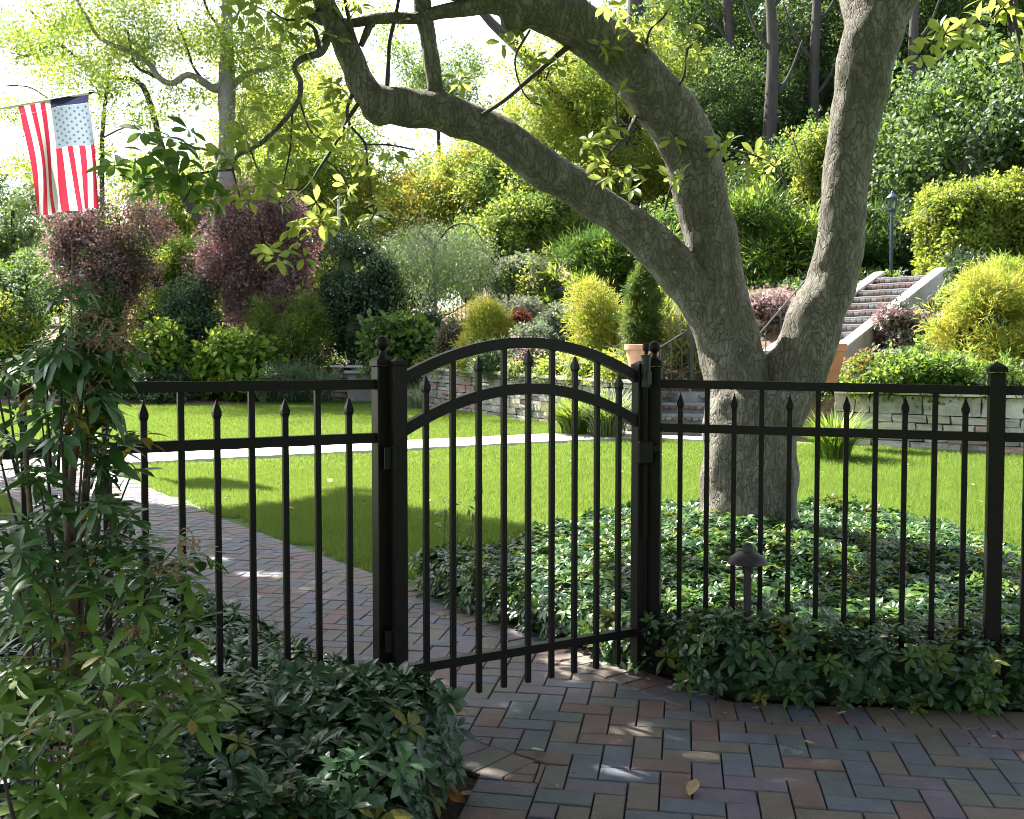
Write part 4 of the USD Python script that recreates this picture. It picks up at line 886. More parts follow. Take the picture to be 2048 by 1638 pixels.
# limbs above the frame that carry the shading crown
LIMBS = [[tuple(at(1050, 0, 6.2)), (-0.6, 6.6, 4.9), (-2.6, 7.6, 6.3), (-5.0, 9.6, 7.6)], [tuple(at(960, -24, 6.14)), (-1.8, 5.7, 4.6), (-4.2, 6.4, 5.6), (-7.0, 8.2, 6.6)], [tuple(at(1742, -30, 6.2)), (1.6, 7.2, 5.4), (0.4, 9.0, 7.4)],
         [tuple(at(1815, -40, 6.12)), (3.6, 5.8, 5.0), (5.4, 6.0, 6.4)], [(-0.6, 6.6, 4.9), (-2.0, 8.6, 6.8), (-3.6, 11.2, 9.0)]]
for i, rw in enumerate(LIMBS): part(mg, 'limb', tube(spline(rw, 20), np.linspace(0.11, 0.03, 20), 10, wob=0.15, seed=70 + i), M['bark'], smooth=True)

# leaves: whorls along the twigs; the ones that show largest are parts, one by one
def place(m, O, rows, s=1.0): return m[0] * s @ rows + O, m[1]
rl = np.random.default_rng(31)
MAGLEAF = [leaf(1.0, 0.42, 0.22, dr, 4, widest=0.6) for dr in (0.1, 0.25, 0.4)]
def mag_whorl(O, size, k, r, axis=None):
    """k leaves about the tip O -> list of meshes"""
    axis = np.array([r.normal() * 0.5, r.normal() * 0.5, 0.6]) if axis is None else axis; axis = axis / np.linalg.norm(axis); out = []
    e1 = np.cross(axis, [0.2, 0.9, 0.1]); e1 /= np.linalg.norm(e1); e2 = np.cross(axis, e1); a0 = r.uniform(0, 6.3)
    for i in range(k):
        a = a0 + 2 * math.pi * i / k + r.normal() * 0.3; t = r.normal() * 0.25 + 0.15
        d = (e1 * math.cos(a) + e2 * math.sin(a)) * math.cos(t) + axis * math.sin(t) + np.array([0, 0, -0.12])
        out.append(place(MAGLEAF[r.integers(3)], O + d * 0.01, frame(d, axis + r.normal(size=3) * 0.3), size * r.uniform(0.7, 1.2)))
    return out
leaves = []
CLUST = [  # cluster centre u, v, spread px, whorls, Y, green?
 (610, 85, 45, 7, 5.8, 0), (655, 70, 35, 4, 5.9, 0), (560, 120, 40, 4, 5.7, 0), (640, 190, 45, 6, 5.75, 0), (590, 250, 40, 5, 5.5, 0), (520, 235, 40, 5, 5.4, 0), (500, 280, 40, 5, 5.3, 0), (560, 300, 50, 7, 5.45, 0), (620, 280, 40, 5, 5.6, 0), (680, 240, 40, 5, 5.9, 0),
 (330, 300, 40, 6, 5.15, 1), (290, 345, 40, 7, 5.1, 1), (380, 335, 40, 6, 5.2, 1), (240, 335, 25, 3, 5.1, 1), (370, 275, 18, 2, 5.2, 1), (400, 390, 35, 4, 5.2, 1), (440, 310, 25, 4, 5.25, 0), (465, 270, 20, 2, 5.3, 0),
 (540, 380, 40, 5, 5.35, 0), (610, 350, 45, 5, 5.6, 0), (660, 390, 40, 5, 5.75, 0), (580, 450, 40, 5, 5.5, 0), (540, 510, 30, 4, 5.4, 0), (600, 500, 30, 3, 5.4, 0), (640, 450, 30, 4, 5.5, 0), (720, 360, 30, 4, 5.9, 0), (760, 380, 25, 3, 5.9, 0), (740, 430, 20, 2, 5.9, 0), (480, 400, 25, 3, 5.3, 0), (780, 300, 30, 3, 5.9, 0), (700, 300, 35, 4, 5.9, 0),
 (1215, 260, 18, 2, 6.0, 0), (1240, 195, 16, 2, 6.0, 0), (1180, 295, 22, 3, 5.9, 0), (1225, 345, 30, 5, 5.9, 0), (1270, 330, 22, 3, 5.9, 0), (1260, 380, 24, 3, 5.9, 0), (1200, 320, 20, 2, 5.95, 0),
 (1470, 295, 25, 4, 6.0, 0), (1515, 315, 26, 4, 5.95, 0), (1540, 340, 22, 3, 5.9, 0), (1505, 360, 22, 3, 5.95, 0), (1440, 290, 15, 2, 6.1, 0),
 (1890, 60, 40, 5, 5.05, 0), (1850, 100, 22, 3, 5.0, 0), (1950, 40, 35, 4, 5.1, 0), (2010, 20, 30, 4, 5.2, 0), (1990, -10, 30, 3, 5.2, 0), (2040, 50, 20, 2, 5.2, 0),
 (1250, 25, 35, 5, 6.1, 0), (1310, 25, 35, 5, 6.0, 0), (1365, 85, 30, 4, 6.1, 0), (1290, 75, 22, 3, 6.15, 0), (1400, 110, 20, 2, 6.05, 0), (1035, 75, 30, 3, 6.05, 0), (1100, 120, 28, 4, 6.05, 0), (1085, 195, 25, 3, 5.95, 0), (1130, 140, 20, 2, 6.1, 0),
 (700, 15, 40, 4, 6.0, 0), (740, 10, 30, 3, 6.0, 0), (800, 30, 25, 2, 6.1, 0), (1340, 280, 16, 2, 6.2, 0), (1350, 350, 18, 2, 6.0, 0), (910, 160, 20, 2, 6.1, 0), (560, 40, 45, 6, 5.8, 0), (520, 10, 40, 5, 5.7, 0), (590, 0, 40, 5, 5.9, 0), (475, 60, 30, 3, 5.6, 0), (1210, 90, 18, 2, 6.1, 0)]
for u, v, sp, k, Y, gr in CLUST:
    for _ in range(max(1, int(round(k * (1.0 if gr else 0.8))))):
        O = at(u + rl.normal() * sp * 0.55, v + rl.normal() * sp * 0.5, Y + rl.normal() * 0.12)
        leaves += [(m, gr) for m in mag_whorl(O, 0.112 if gr else 0.088, int(rl.integers(4, 8)), rl)]
order = rl.permutation(len(leaves)); crown = {0: [], 1: []}
for n_, i in enumerate(order):
    m, gr = leaves[i]
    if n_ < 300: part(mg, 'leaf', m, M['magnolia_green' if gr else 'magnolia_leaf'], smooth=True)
    else: crown[gr].append(m)
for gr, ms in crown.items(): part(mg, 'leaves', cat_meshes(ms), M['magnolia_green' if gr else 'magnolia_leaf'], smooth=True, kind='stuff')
# the crown overhead, out of the picture: where its shade lies on walk, lawn and ground cover
SHADE = [(Polygon([(-4.2, 9.6), (-3.6, 11.0), (-2.0, 10.6), (-1.3, 9.5), (-0.8, 8.9), (0.0, 8.3), (0.05, 6.6), (-1.0, 6.2), (-2.6, 8.2)]), 900, 1.0), (Polygon([(-3.8, -1), (3.8, -1), (3.8, 3.55), (1.2, 3.8), (0.6, 4.15), (0.05, 4.8), (-0.15, 5.6), (-3.8, 5.6)]), 2400, 1.0),
         (Polygon([(-5.4, 4.4), (-0.1, 4.4), (0.0, 5.5), (0.05, 6.8), (0.0, 7.9), (-0.7, 8.8), (-1.25, 9.2), (-1.45, 10.2), (-2.3, 10.7), (-4.6, 11.0), (-5.6, 11.0)]), 2000, 1.0),
         (Polygon([(0.5, 4.2), (1.8, 4.0), (1.8, 5.6), (0.5, 5.8)]), 20, 1.0), (Polygon([(1.8, 3.9), (3.4, 3.6), (3.4, 5.4), (2.0, 5.6)]), 12, 1.0)]
CP = []
for poly, n, _ in SHADE:
    x0, y0, x1, y1 = poly.bounds; got = 0
    while got < n:
        q = rl.uniform([x0, y0], [x1, y1])
        if not poly.contains(Point(q)): continue
        zz = rl.uniform(3.6, 8.5); P = np.array([*q, 0.2]) + SUN * (zz / SUN[2])
        if in_frame(P, 70)[0] : continue
        w = P - np.array([-5.9, 12.9, 4.1])
        if np.linalg.norm(w - (w @ SUN) * SUN) < 1.25: continue
        CP.append(P); got += 1
NB = len(CP)
while len(CP) < NB + 1300:
    P = rl.uniform([-1.0, -2.5, 4.5], [6.5, 7.0, 7.6])
    if not in_frame(P, 90)[0]: CP.append(P)
CP = np.array(CP)
scatter(mg, 'crown', [whorl(9, 0.21, 0.11, rl, tilt=0.2, rows=1) for _ in range(5)], [M['canopy_leaf']], CP, facing(np.c_[rl.normal(size=(len(CP), 2)) * 0.45, np.ones(len(CP))], rl), rl.uniform(0.8, 1.25, len(CP)), 8)

# ------------------------------------------------------------------ ground cover
rg = np.random.default_rng(77)
def cover(name, label, poly, n, hfun, mats, lw, seed, edge=0, xlim=None):
    r = np.random.default_rng(seed); P, D = [], []; x0, y0, x1, y1 = poly.bounds
    import shapely
    q = r.uniform([x0, y0], [x1, y1], (n * 4, 2)); q = q[shapely.contains_xy(poly, q[:, 0], q[:, 1])][:n]; q = q[in_frame(np.c_[q, 0 * q[:, 0] + 0.2], 120)]
    h = hfun(q[:, 0], q[:, 1]); k = r.uniform(0, 1, len(q)) ** 0.35
    P = [tuple(p) for p in np.c_[q, lawn_z(q[:, 1]) + h * (0.45 + 0.55 * k)]]; D = [tuple(p) for p in np.c_[r.normal(size=(len(q), 2)) * 0.28, np.ones(len(q))]]
    ring = poly.exterior
    for _ in range(edge):
        s = r.uniform(0, ring.length); a = np.array(ring.interpolate(s).coords[0]); b = np.array(ring.interpolate(min(s + 0.02, ring.length)).coords[0]); t = (b - a) / (np.linalg.norm(b - a) + 1e-9)
        nrm = np.array([t[1], -t[0]]) * (1 if ring.is_ccw else -1)
        q = a + nrm * r.uniform(-0.05, 0.07)
        if not in_frame(np.array([[*q, 0.15]]), 120)[0]: continue
        h = float(hfun(a[0], a[1])[0])
        P.append((*q, float(lawn_z(a[1])) + h * r.uniform(0.12, 0.95))); D.append((nrm[0] * 0.9 + r.normal() * 0.4, nrm[1] * 0.9 + r.normal() * 0.4, 0.8))
    P, D = np.array(P), np.array(D)
    ok = in_frame(P, 120); P, D = P[ok], D[ok]
    pr = [whorl(int(r.integers(7, 10)), lw, lw * 0.42, r, tilt=0.25, droop=0.35, rows=3, fold=0.15) for _ in range(14)]
    mats = (list(mats) * 14)[:13] + ['cover_yellow']
    return scatter(None, name, pr, [M[m] for m in mats], P, facing(D, r), r.uniform(0.55, 1.25, len(P)), seed, label=label, cat='ground cover')
_xy = lambda x, y, w: np.stack([np.atleast_1d(x) * 2.2, np.atleast_1d(y) * 2.2, np.full(np.size(x), w)], 1)
hR = lambda x, y: 0.23 + 0.20 * np.exp(-((np.atleast_1d(x) - 1.5) ** 2 + (np.atleast_1d(y) - 6.2) ** 2) / 0.55) + 0.20 * (meshkit.fbm(_xy(x, y, 0.3), 3, 4) - 0.5) + 0.09 * np.exp(-((np.atleast_1d(y) - 4.0) / 0.30) ** 2)
cover('ground_cover', 'leafy ground cover, sun dapple partly painted into leaf tones, around the magnolia trunk behind the right fence', bedR, 7600, hR, ['pachy_light', 'pachy_dark', 'pachy_dark'], 0.062, 51, 1700)
hL = lambda x, y: 0.22 + 0.12 * (meshkit.fbm(_xy(x, y, 2.3), 3, 4) - 0.5) + 0.16 / (1 + np.exp((np.atleast_1d(y) - 3.35) * 7))
bedLv = bedL.intersection(sbox(-3.4, 1.9, 0.6, 8.0)); bedLv = bedLv.buffer(-0.10); bedLv = max(getattr(bedLv, 'geoms', [bedLv]), key=lambda g: g.area)
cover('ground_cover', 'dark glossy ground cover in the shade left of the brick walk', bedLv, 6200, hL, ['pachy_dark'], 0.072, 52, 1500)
core_p = [(bedR.buffer(-0.06), hR, 0.5), (bedL.buffer(-0.06), hL, 0.5)]
for g, hf, k in core_p:                                   # sheet under the ground cover, its dark colour standing for stems and shade
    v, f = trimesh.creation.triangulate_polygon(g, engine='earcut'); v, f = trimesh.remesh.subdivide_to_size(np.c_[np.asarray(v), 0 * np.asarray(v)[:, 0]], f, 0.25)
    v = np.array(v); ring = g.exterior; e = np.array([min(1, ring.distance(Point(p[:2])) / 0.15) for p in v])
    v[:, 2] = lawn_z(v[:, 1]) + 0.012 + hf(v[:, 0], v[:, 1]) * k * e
    o = struct('ground_cover_stems', (v, f), M['inner'], True, kind='stuff'); tag(stage.GetPrimAtPath(o), 'sheet painted dark for stems and shade under the ground cover ' + ('around the magnolia trunk' if g.centroid.x > 0 else 'left of the brick walk'), 'ground cover')

# ------------------------------------------------------------------ the leafy bush in front on the left
pb = thing('pieris_bush', 'tall leafy evergreen bush in the left foreground with drooping leaves and dry flower stalks', 'bush')
rp = np.random.default_rng(91)
PL = [leaf(1.0, w, 0.16, dr, 4, widest=0.62) for dr in (0.12, 0.3, 0.5) for w in (0.27, 0.33)]
def pieris_whorl(O, size, k, droop, r):
    out = []; a0 = r.uniform(0, 6.3); ax = np.array([r.normal() * 0.22, r.normal() * 0.22 - 0.25, 1.0]); ax /= np.linalg.norm(ax)
    e1 = np.cross(ax, [0.3, 0.9, 0.0]); e1 /= np.linalg.norm(e1); e2 = np.cross(ax, e1)
    for i in range(k):
        a = a0 + 2.4 * i + r.normal() * 0.15; lev = i / k; t = 0.55 * lev - droop + r.normal() * 0.15
        d = (e1 * math.cos(a) + e2 * math.sin(a)) * math.cos(t) + ax * math.sin(t)
        out.append(place(PL[r.integers(6)], O + ax * 0.03 * lev, frame(d, ax + r.normal(size=3) * 0.15), size * r.uniform(0.75, 1.15) * (1.05 - 0.35 * lev)))
    return out
ZONES = [  # u0, v0, u1, v1, whorls, Y near, Y far, droop, leaf size, kind
 (-20, 1430, 250, 1640, 13, 1.75, 2.05, 0.05, 0.075, 'g'), (180, 1440, 430, 1620, 11, 1.8, 2.1, 0.05, 0.075, 'g'), (-20, 1290, 220, 1450, 10, 1.95, 2.3, 0.1, 0.075, 'g'), (210, 1290, 440, 1440, 9, 2.05, 2.4, 0.1, 0.072, 'g'),
 (20, 1180, 260, 1300, 10, 2.1, 2.5, 0.15, 0.075, 'm'), (240, 1130, 430, 1290, 9, 2.15, 2.5, 0.12, 0.072, 'm'), (-20, 1060, 200, 1180, 10, 2.2, 2.6, 0.2, 0.078, 'd'), (180, 1080, 330, 1160, 6, 2.3, 2.6, 0.15, 0.075, 'd'),
 (330, 1090, 410, 1150, 3, 2.25, 2.4, 0.15, 0.072, 'm'), (40, 960, 260, 1070, 10, 2.25, 2.7, 0.25, 0.078, 'd'), (50, 880, 240, 970, 8, 2.3, 2.7, 0.3, 0.078, 'd'), (190, 880, 290, 1000, 4, 2.4, 2.7, 0.25, 0.072, 'd'), (-10, 840, 60, 920, 3, 2.4, 2.6, 0.25, 0.075, 'd'),
 (80, 790, 240, 890, 8, 2.3, 2.6, 0.3, 0.078, 'd'), (70, 690, 250, 760, 9, 2.3, 2.55, 0.55, 0.085, 'd'), (100, 650, 220, 710, 6, 2.35, 2.55, 0.5, 0.080, 'd'), (90, 730, 130, 800, 2, 2.35, 2.5, 0.6, 0.08, 'd'), (200, 720, 250, 800, 3, 2.35, 2.5, 0.7, 0.085, 'd'), (105, 570, 180, 610, 2, 2.4, 2.5, 0.4, 0.06, 'd'), (-10, 700, 80, 820, 4, 2.5, 2.7, 0.3, 0.075, 'd')]
pl_leaves, tips = [], []
for (u0, v0, u1, v1, k, Ya, Yb, dr, sz, kd) in ZONES:
    for _ in range(int(k * 1.5)):
        O = at(rp.uniform(u0, u1), rp.uniform(v0, v1), rp.uniform(Ya, Yb)); tips.append((O, kd)); sick = rp.uniform() < 0.03
        for m in pieris_whorl(O, sz, int(rp.integers(8, 13)), dr, rp):
            y = sick and rp.uniform() < 0.7 or rp.uniform() < 0.008
            pl_leaves.append((-sz / O[1] + rp.normal() * 0.002, m, 'pieris_yellow' if y else {'g': 'pieris_green', 'm': 'pieris_green' if rp.uniform() < 0.6 else 'pieris_dark', 'd': 'pieris_dark'}[kd]))
pl_leaves.sort(key=lambda x: x[0]); rest = {}
for i, (_, m, mt) in enumerate(pl_leaves):
    if i < 300: part(pb, 'leaf', m, M[mt], smooth=True, label='yellowed leaf' if mt == 'pieris_yellow' else None)
    else: rest.setdefault(mt, []).append(m)
for mt, ms in rest.items(): part(pb, 'leaves', cat_meshes(ms), M[mt], smooth=True, kind='stuff')
STEMS = [[(150, 1420, 30, 2.5), (148, 1300, 30, 2.5), (142, 1150, 30, 2.48), (140, 1000, 26, 2.45), (150, 900, 22, 2.44), (160, 780, 20, 2.42), (162, 680, 14, 2.4)],
         [(152, 1350, 24, 2.52), (165, 1150, 20, 2.5), (168, 1000, 16, 2.48), (176, 880, 14, 2.46), (172, 790, 14, 2.44)], [(60, 1380, 26, 2.5), (55, 1240, 26, 2.48), (62, 1080, 18, 2.46), (50, 880, 14, 2.45)],
         [(155, 1500, 26, 2.2), (150, 1360, 20, 2.2), (135, 1280, 16, 2.22)], [(130, 1300, 16, 2.5), (100, 1200, 12, 2.45), (70, 1120, 9, 2.4)], [(146, 700, 5, 2.42), (142, 600, 4, 2.42), (145, 520, 4, 2.44), (143, 480, 3, 2.45)], [(210, 1430, 12, 2.2), (222, 1330, 10, 2.2), (240, 1200, 8, 2.3)], [(225, 1180, 10, 2.5), (222, 1090, 9, 2.5), (222, 960, 8, 2.5)]]
for i, rw in enumerate(STEMS): part(pb, 'stem', pixtube(rw, 24, 8, wscale=0.72, wob=0.2, seed=120 + i), M['red_stem'], smooth=True)
for i, (O, kd) in enumerate(tips):
    if i % 3: continue
    q = project(O)[0]; b = at(min(160, max(40, q[0] * 0.6 + 50)) + rp.normal() * 15, q[1] + 170 + rp.uniform(0, 60), O[1] + 0.12); b[2] = max(b[2], 0.05)
    part(pb, 'twig', tube(spline([b, b * 0.4 + O * 0.6 + [0, 0, -0.02], O - [0, 0, 0.004]], 8), np.linspace(0.0045, 0.002, 8), 5), M['twig'], smooth=True)
RAC = [(225, 660, 26), (205, 690, 20), (260, 690, 20), (375, 1090, 8), (290, 1270, 9), (350, 1380, 8), (240, 1405, 8), (45, 1330, 8), (130, 1500, 9), (180, 770, 10), (330, 1140, 8), (360, 1345, 6)]
for u, v, k in RAC:                                        # drooping dry flower stalks
    ms = []
    for _ in range(k):
        O = at(u + rp.normal() * (30 if v < 800 else 12), v + rp.normal() * (22 if v < 800 else 10), 2.38 if v < 1000 else 2.15); a = rp.uniform(0, 6.3); d = np.array([math.cos(a), math.sin(a) * 0.5, 0.25]) * rp.uniform(0.03, 0.07 if v < 800 else 0.045)
        S = spline([O, O + d * 0.6 + [0, 0, 0.004], O + d + [0, 0, -0.02]], 6); ms.append(tube(S, 0.0009, 4))
        for s in S[1:]: ms.append((np.array(trimesh.creation.icosphere(0).vertices) * 0.0026 + s + rp.normal(size=3) * 0.003, np.array(trimesh.creation.icosphere(0).faces)))
    part(pb, 'flower_stalk', cat_meshes(ms), M['raceme'])
dl = []
for k in range(7):                                         # withered leaves hanging at the tall stem
    O = at(150 + rp.normal() * 14, 795 + rp.uniform(-10, 30), 2.36); d = np.array([rp.normal() * 0.25, rp.normal() * 0.2, -1.0])
    part(pb, 'withered_leaf', place(PL[k % 6], O, frame(d, np.array([rp.normal(), -1, 0.2])), 0.075), M['pieris_yellow' if k % 2 else 'fallen_rust'], smooth=True, label='withered brown and yellow leaf')

# ------------------------------------------------------------------ shrubs and trees of the garden
S_ = shrub
# left bed
S_('shrub', 'dense small-leaved shrub at the far left edge behind the fence', 'shrub', (-90, 520, 130, 800), 25.0, 'leafy', ['lf_midgreen', 'lf_bluegreen', 'lf_midgreen'], 0.085, 520, k=9, seed=1)
S_('shrub', 'yellow-flecked low shrub at the left edge above the fence rail', 'shrub', (-60, 600, 55, 700), 23.8, 'leafy', ['lf_gold', 'lf_lime', 'lf_midgreen'], 0.09, 110, k=5, seed=2)
S_('shrub', 'dark green shrub between the flag and the left picket fence', 'shrub', (60, 590, 270, 790), 25.5, 'leafy', ['lf_midgreen', 'lf_dark'], 0.08, 420, k=8, seed=3)
S_('shrub', 'upright glossy shrub with bare stems between the two purple trees', 'shrub', (325, 550, 440, 740), 25.0, 'leafy', ['lf_holly', 'lf_bluegreen', 'lf_midgreen'], 0.085, 330, k=7, core=0.5, seed=4, stems=3)
S_('shrub', 'broad-leaved green shrub right of the tall stem of the front bush', 'shrub', (262, 655, 360, 775), 23.9, 'broad', ['lf_green', 'lf_lime'], 0.17, 90, k=6, seed=5, per=26)
S_('shrub', 'bright green hydrangea-like shrub above the left fence rail', 'shrub', (385, 680, 535, 780), 23.9, 'broad', ['lf_lime', 'lf_lime', 'lf_green'], 0.19, 120, k=7, seed=6, per=26)
S_('conifer', 'narrow yellow-green conifer left of the taller purple tree trunk', 'conifer', (488, 615, 560, 770), 24.6, 'feather', ['lf_yew_sun_tone', 'lf_cypress'], 0.13, 200, k=6, seed=7, taper=0.6)
S_('conifer', 'fuller green conifer right of the taller purple tree trunk', 'conifer', (555, 600, 670, 780), 24.4, 'feather', ['lf_cypress', 'lf_yew_sun_tone', 'lf_cypress'], 0.14, 320, k=7, seed=8, taper=0.6)
S_('shrub', 'low blue-green spreading conifer at the lawn edge below the conifers', 'shrub', (520, 732, 660, 790), 23.4, 'needle', ['lf_bluegreen'], 0.11, 130, k=6, seed=9)
S_('shrub', 'low dark plants at the lawn edge left of the hydrangea-like shrub', 'shrub', (225, 740, 400, 790), 23.6, 'leafy', ['lf_dark', 'lf_bluegreen'], 0.09, 150, k=7, seed=10)
S_('shrub', 'large dark glossy holly above the ball-topped gate post', 'shrub', (640, 465, 815, 770), 25.0, 'leafy', ['lf_holly', 'lf_dark', 'lf_holly'], 0.085, 820, k=11, seed=11, taper=0.35)
S_('shrub', 'rounded broad-leaved shrub between the gate post and the gate arch', 'shrub', (735, 640, 875, 770), 23.5, 'broad', ['lf_green', 'lf_green', 'lf_dark'], 0.16, 150, k=7, seed=12, per=26)
S_('shrub', 'grey-leaved shrub under the weeping tree', 'shrub', (820, 620, 880, 700), 25.0, 'leafy', ['lf_silver', 'lf_bluegreen'], 0.08, 110, k=5, seed=13)
S_('shrub', 'brownish loose shrub left of the left golden cypress', 'shrub', (870, 640, 940, 735), 22.8, 'leafy', ['lf_purplegrey', 'lf_midgreen'], 0.08, 120, k=5, seed=14, core=0.4)
# centre slope
S_('golden_cypress', 'golden cypress above the left half of the gate arch', 'conifer', (920, 605, 1022, 735), 22.0, 'feather', ['lf_gold', 'lf_gold', 'lf_yew_sun_tone'], 0.11, 357, k=7, seed=15, taper=0.55)
S_('golden_cypress', 'golden cypress above the right half of the gate arch', 'conifer', (1130, 585, 1275, 765), 19.0, 'feather', ['lf_gold', 'lf_gold', 'lf_yew_sun_tone'], 0.11, 561, k=8, seed=16, taper=0.5)
S_('shrub', 'silvery low shrub right of the left golden cypress', 'shrub', (975, 600, 1090, 665), 23.5, 'leafy', ['lf_silver'], 0.08, 170, k=6, seed=17)
S_('shrub', 'pale silver shrub left of the right golden cypress', 'shrub', (1085, 612, 1185, 690), 21.5, 'leafy', ['lf_silver', 'lf_silver', 'lf_bluegreen'], 0.08, 170, k=6, seed=18)
S_('shrub', 'grey-white shrub directly above the top of the gate arch', 'shrub', (1010, 650, 1130, 720), 21.0, 'leafy', ['lf_silver', 'lf_bluegreen'], 0.075, 170, k=6, seed=19)
S_('shrub', 'small dark red barberry above the gate arch', 'shrub', (1010, 628, 1066, 672), 22.4, 'leafy', ['lf_barberry'], 0.07, 90, k=5, seed=20)
S_('shrub', 'dark purplish shrub framed by the two gate arches', 'shrub', (1010, 690, 1135, 760), 19.6, 'leafy', ['lf_purplegrey', 'lf_holly', 'lf_silver'], 0.07, 190, k=6, seed=21)
S_('shrub', 'small blue spruce behind the third gate picket', 'shrub', (945, 690, 1015, 758), 20.2, 'needle', ['lf_bluegreen'], 0.10, 110, k=5, seed=22)
S_('shrub', 'variegated pale shrub by the fence on the slope', 'shrub', (985, 515, 1065, 610), 25.0, 'leafy', ['lf_silver', 'lf_lime', 'lf_bluegreen'], 0.08, 170, k=6, seed=23, core=0.5)
S_('shrub', 'pale yellow-green shrub left of the dark yew', 'shrub', (1040, 520, 1130, 610), 24.4, 'leafy', ['lf_silver', 'lf_yellowgreen', 'lf_lime'], 0.08, 190, k=6, seed=24, core=0.5)
S_('shrub', 'dark green yew with bright shoots left of the magnolia', 'yew', (1095, 470, 1320, 640), 24.0, 'needle', ['lf_yew_sun_tone', 'lf_yew', 'lf_yew', 'lf_yew'], 0.20, 520, k=10, seed=25)
S_('arborvitae', 'narrow conical arborvitae standing behind the pink pot', 'conifer', (1250, 520, 1325, 705), 17.0, 'feather', ['lf_cypress', 'lf_cypress', 'lf_yew'], 0.09, 420, k=8, seed=26, taper=0.85, R=0.1)
S_('ornamental_grass', 'pale ornamental grass right of the pink pot', 'grass', (1300, 640, 1400, 745), 17.4, 'blade', ['lf_silver', 'lf_yellowgreen', 'lf_lime'], 0.5, 60, k=5, seed=27, core=0.4)
S_('shrub', 'leafy green plant between the arborvitae and the magnolia', 'shrub', (1310, 575, 1420, 700), 18.4, 'leafy', ['lf_green', 'lf_lime', 'lf_yellowgreen'], 0.11, 180, k=6, seed=28, core=0.5)
def clump_grass(label, u, v, Y, n, h, seed, mats=('lf_lime', 'lf_green', 'lf_lime')):
    r = np.random.default_rng(seed); p = at(u, v, Y); p[2] = float(lawn_z(Y)); t = thing('ornamental_grass', label, 'grass'); ms = {m: [] for m in mats}
    for i in range(n):
        a = r.uniform(0, 6.3); rr = r.uniform(0, 1) ** 0.5 * h * 0.35; o = p + [math.cos(a) * rr, math.sin(a) * rr, 0]; L1 = h * r.uniform(0.7, 1.35); lean = r.uniform(0.25, 0.9); d = np.array([math.cos(a), math.sin(a), 0])
        S = np.array([o + d * L1 * lean * s * s + np.array([0, 0, L1 * (s - 0.55 * lean * s ** 2.2)]) for s in np.linspace(0, 1, 6)]); w = 0.008 * np.array([0.8, 1, 1, 0.9, 0.6, 0.05]) * r.uniform(0.8, 1.5); sd = np.cross(d, [0, 0, 1.0])
        V = np.vstack([S + sd * w[:, None], S - sd * w[:, None]]); F = [f for k in range(5) for f in ((k, k + 1, k + 7), (k, k + 7, k + 6))]
        ms[mats[int(r.integers(len(mats)))]].append((V, np.array(F)))
    for m, q in ms.items(): part(t, 'blades', cat_meshes(q), M[m], smooth=True, kind='stuff')
clump_grass('bright ornamental grass clump before the stone wall, seen through the gate', 1150, 860, 16.0, 900, 0.62, 61)
clump_grass('darker ornamental grass clump beside the gate latch post', 1215, 860, 15.6, 500, 0.80, 62, ('lf_green', 'lf_cypress', 'lf_silver'))
clump_grass('bright strap-leaved clump right of the magnolia trunk behind the fence', 1668, 880, 12.9, 520, 0.62, 63)
clump_grass('small wispy pale grass at the left end of the long stone wall', 835, 800, 21.8, 160, 0.55, 64, ('lf_silver', 'lf_bluegreen'))
# low growth along the wall tops
def wall_top(label, X0, X1, n, mats, seed, kind='leafy', h=0.22, l=0.06, off=0.55):
    r = np.random.default_rng(seed); lb = []
    for x in np.linspace(X0, X1, max(3, int(abs(X1 - X0) / 0.45))):
        y = wall_y(x) + off + r.uniform(-0.1, 0.15); lb.append((np.array([x, y, float(hill_z(x, y)) + 0.08]), np.array([0.45, 0.36, h * r.uniform(0.8, 1.3)])))
    shrub('edging_plant', label, 'edging plants', None, 0, kind, mats, l, n, lobes=lb, seed=seed, per=30, core=0.7)
wall_top('low pale green edging plants along the top of the long stone wall', -2.2, 1.9, 420, ['lf_lime', 'lf_yellowgreen', 'lf_silver'], 65)
wall_top('low dark and green edging plants on the right stone wall beside the orange pot', 4.9, 7.4, 300, ['lf_green', 'lf_dark', 'lf_cypress'], 66, h=0.26)
# right slope
S_('shrub', 'purplish grey shrub between the two magnolia stems', 'shrub', (1480, 580, 1600, 715), 19.0, 'leafy', ['lf_purplegrey', 'lf_silver', 'lf_purplegrey'], 0.065, 330, k=7, seed=29)
S_('shrub', 'purplish grey shrub right of the upper steps', 'shrub', (1765, 618, 1895, 735), 16.8, 'leafy', ['lf_purplegrey', 'lf_silver', 'lf_holly'], 0.06, 420, k=8, seed=30)
S_('golden_cypress', 'large golden cypress at the right edge above the stone wall', 'conifer', (1880, 560, 2110, 785), 15.4, 'feather', ['lf_gold', 'lf_gold', 'lf_yew_sun_tone', 'lf_gold'], 0.11, 1054, k=11, seed=31, taper=0.35)
S_('golden_cypress', 'small golden sprig under the right hedge', 'conifer', (1955, 528, 2035, 600), 17.5, 'feather', ['lf_gold', 'lf_yew_sun_tone'], 0.11, 119, k=4, seed=32, core=0.0)
S_('shrub', 'mixed green ivy-like shrub between the hedge and the large golden cypress', 'shrub', (1895, 565, 2000, 690), 18.0, 'leafy', ['lf_bluegreen', 'lf_green', 'lf_lime'], 0.08, 360, k=8, seed=33)
S_('shrub', 'yellow and tan low shrub right of the orange pot', 'shrub', (1695, 712, 1800, 790), 14.8, 'leafy', ['lf_lime', 'lf_autumn', 'lf_silver', 'lf_green'], 0.06, 240, k=6, seed=34)
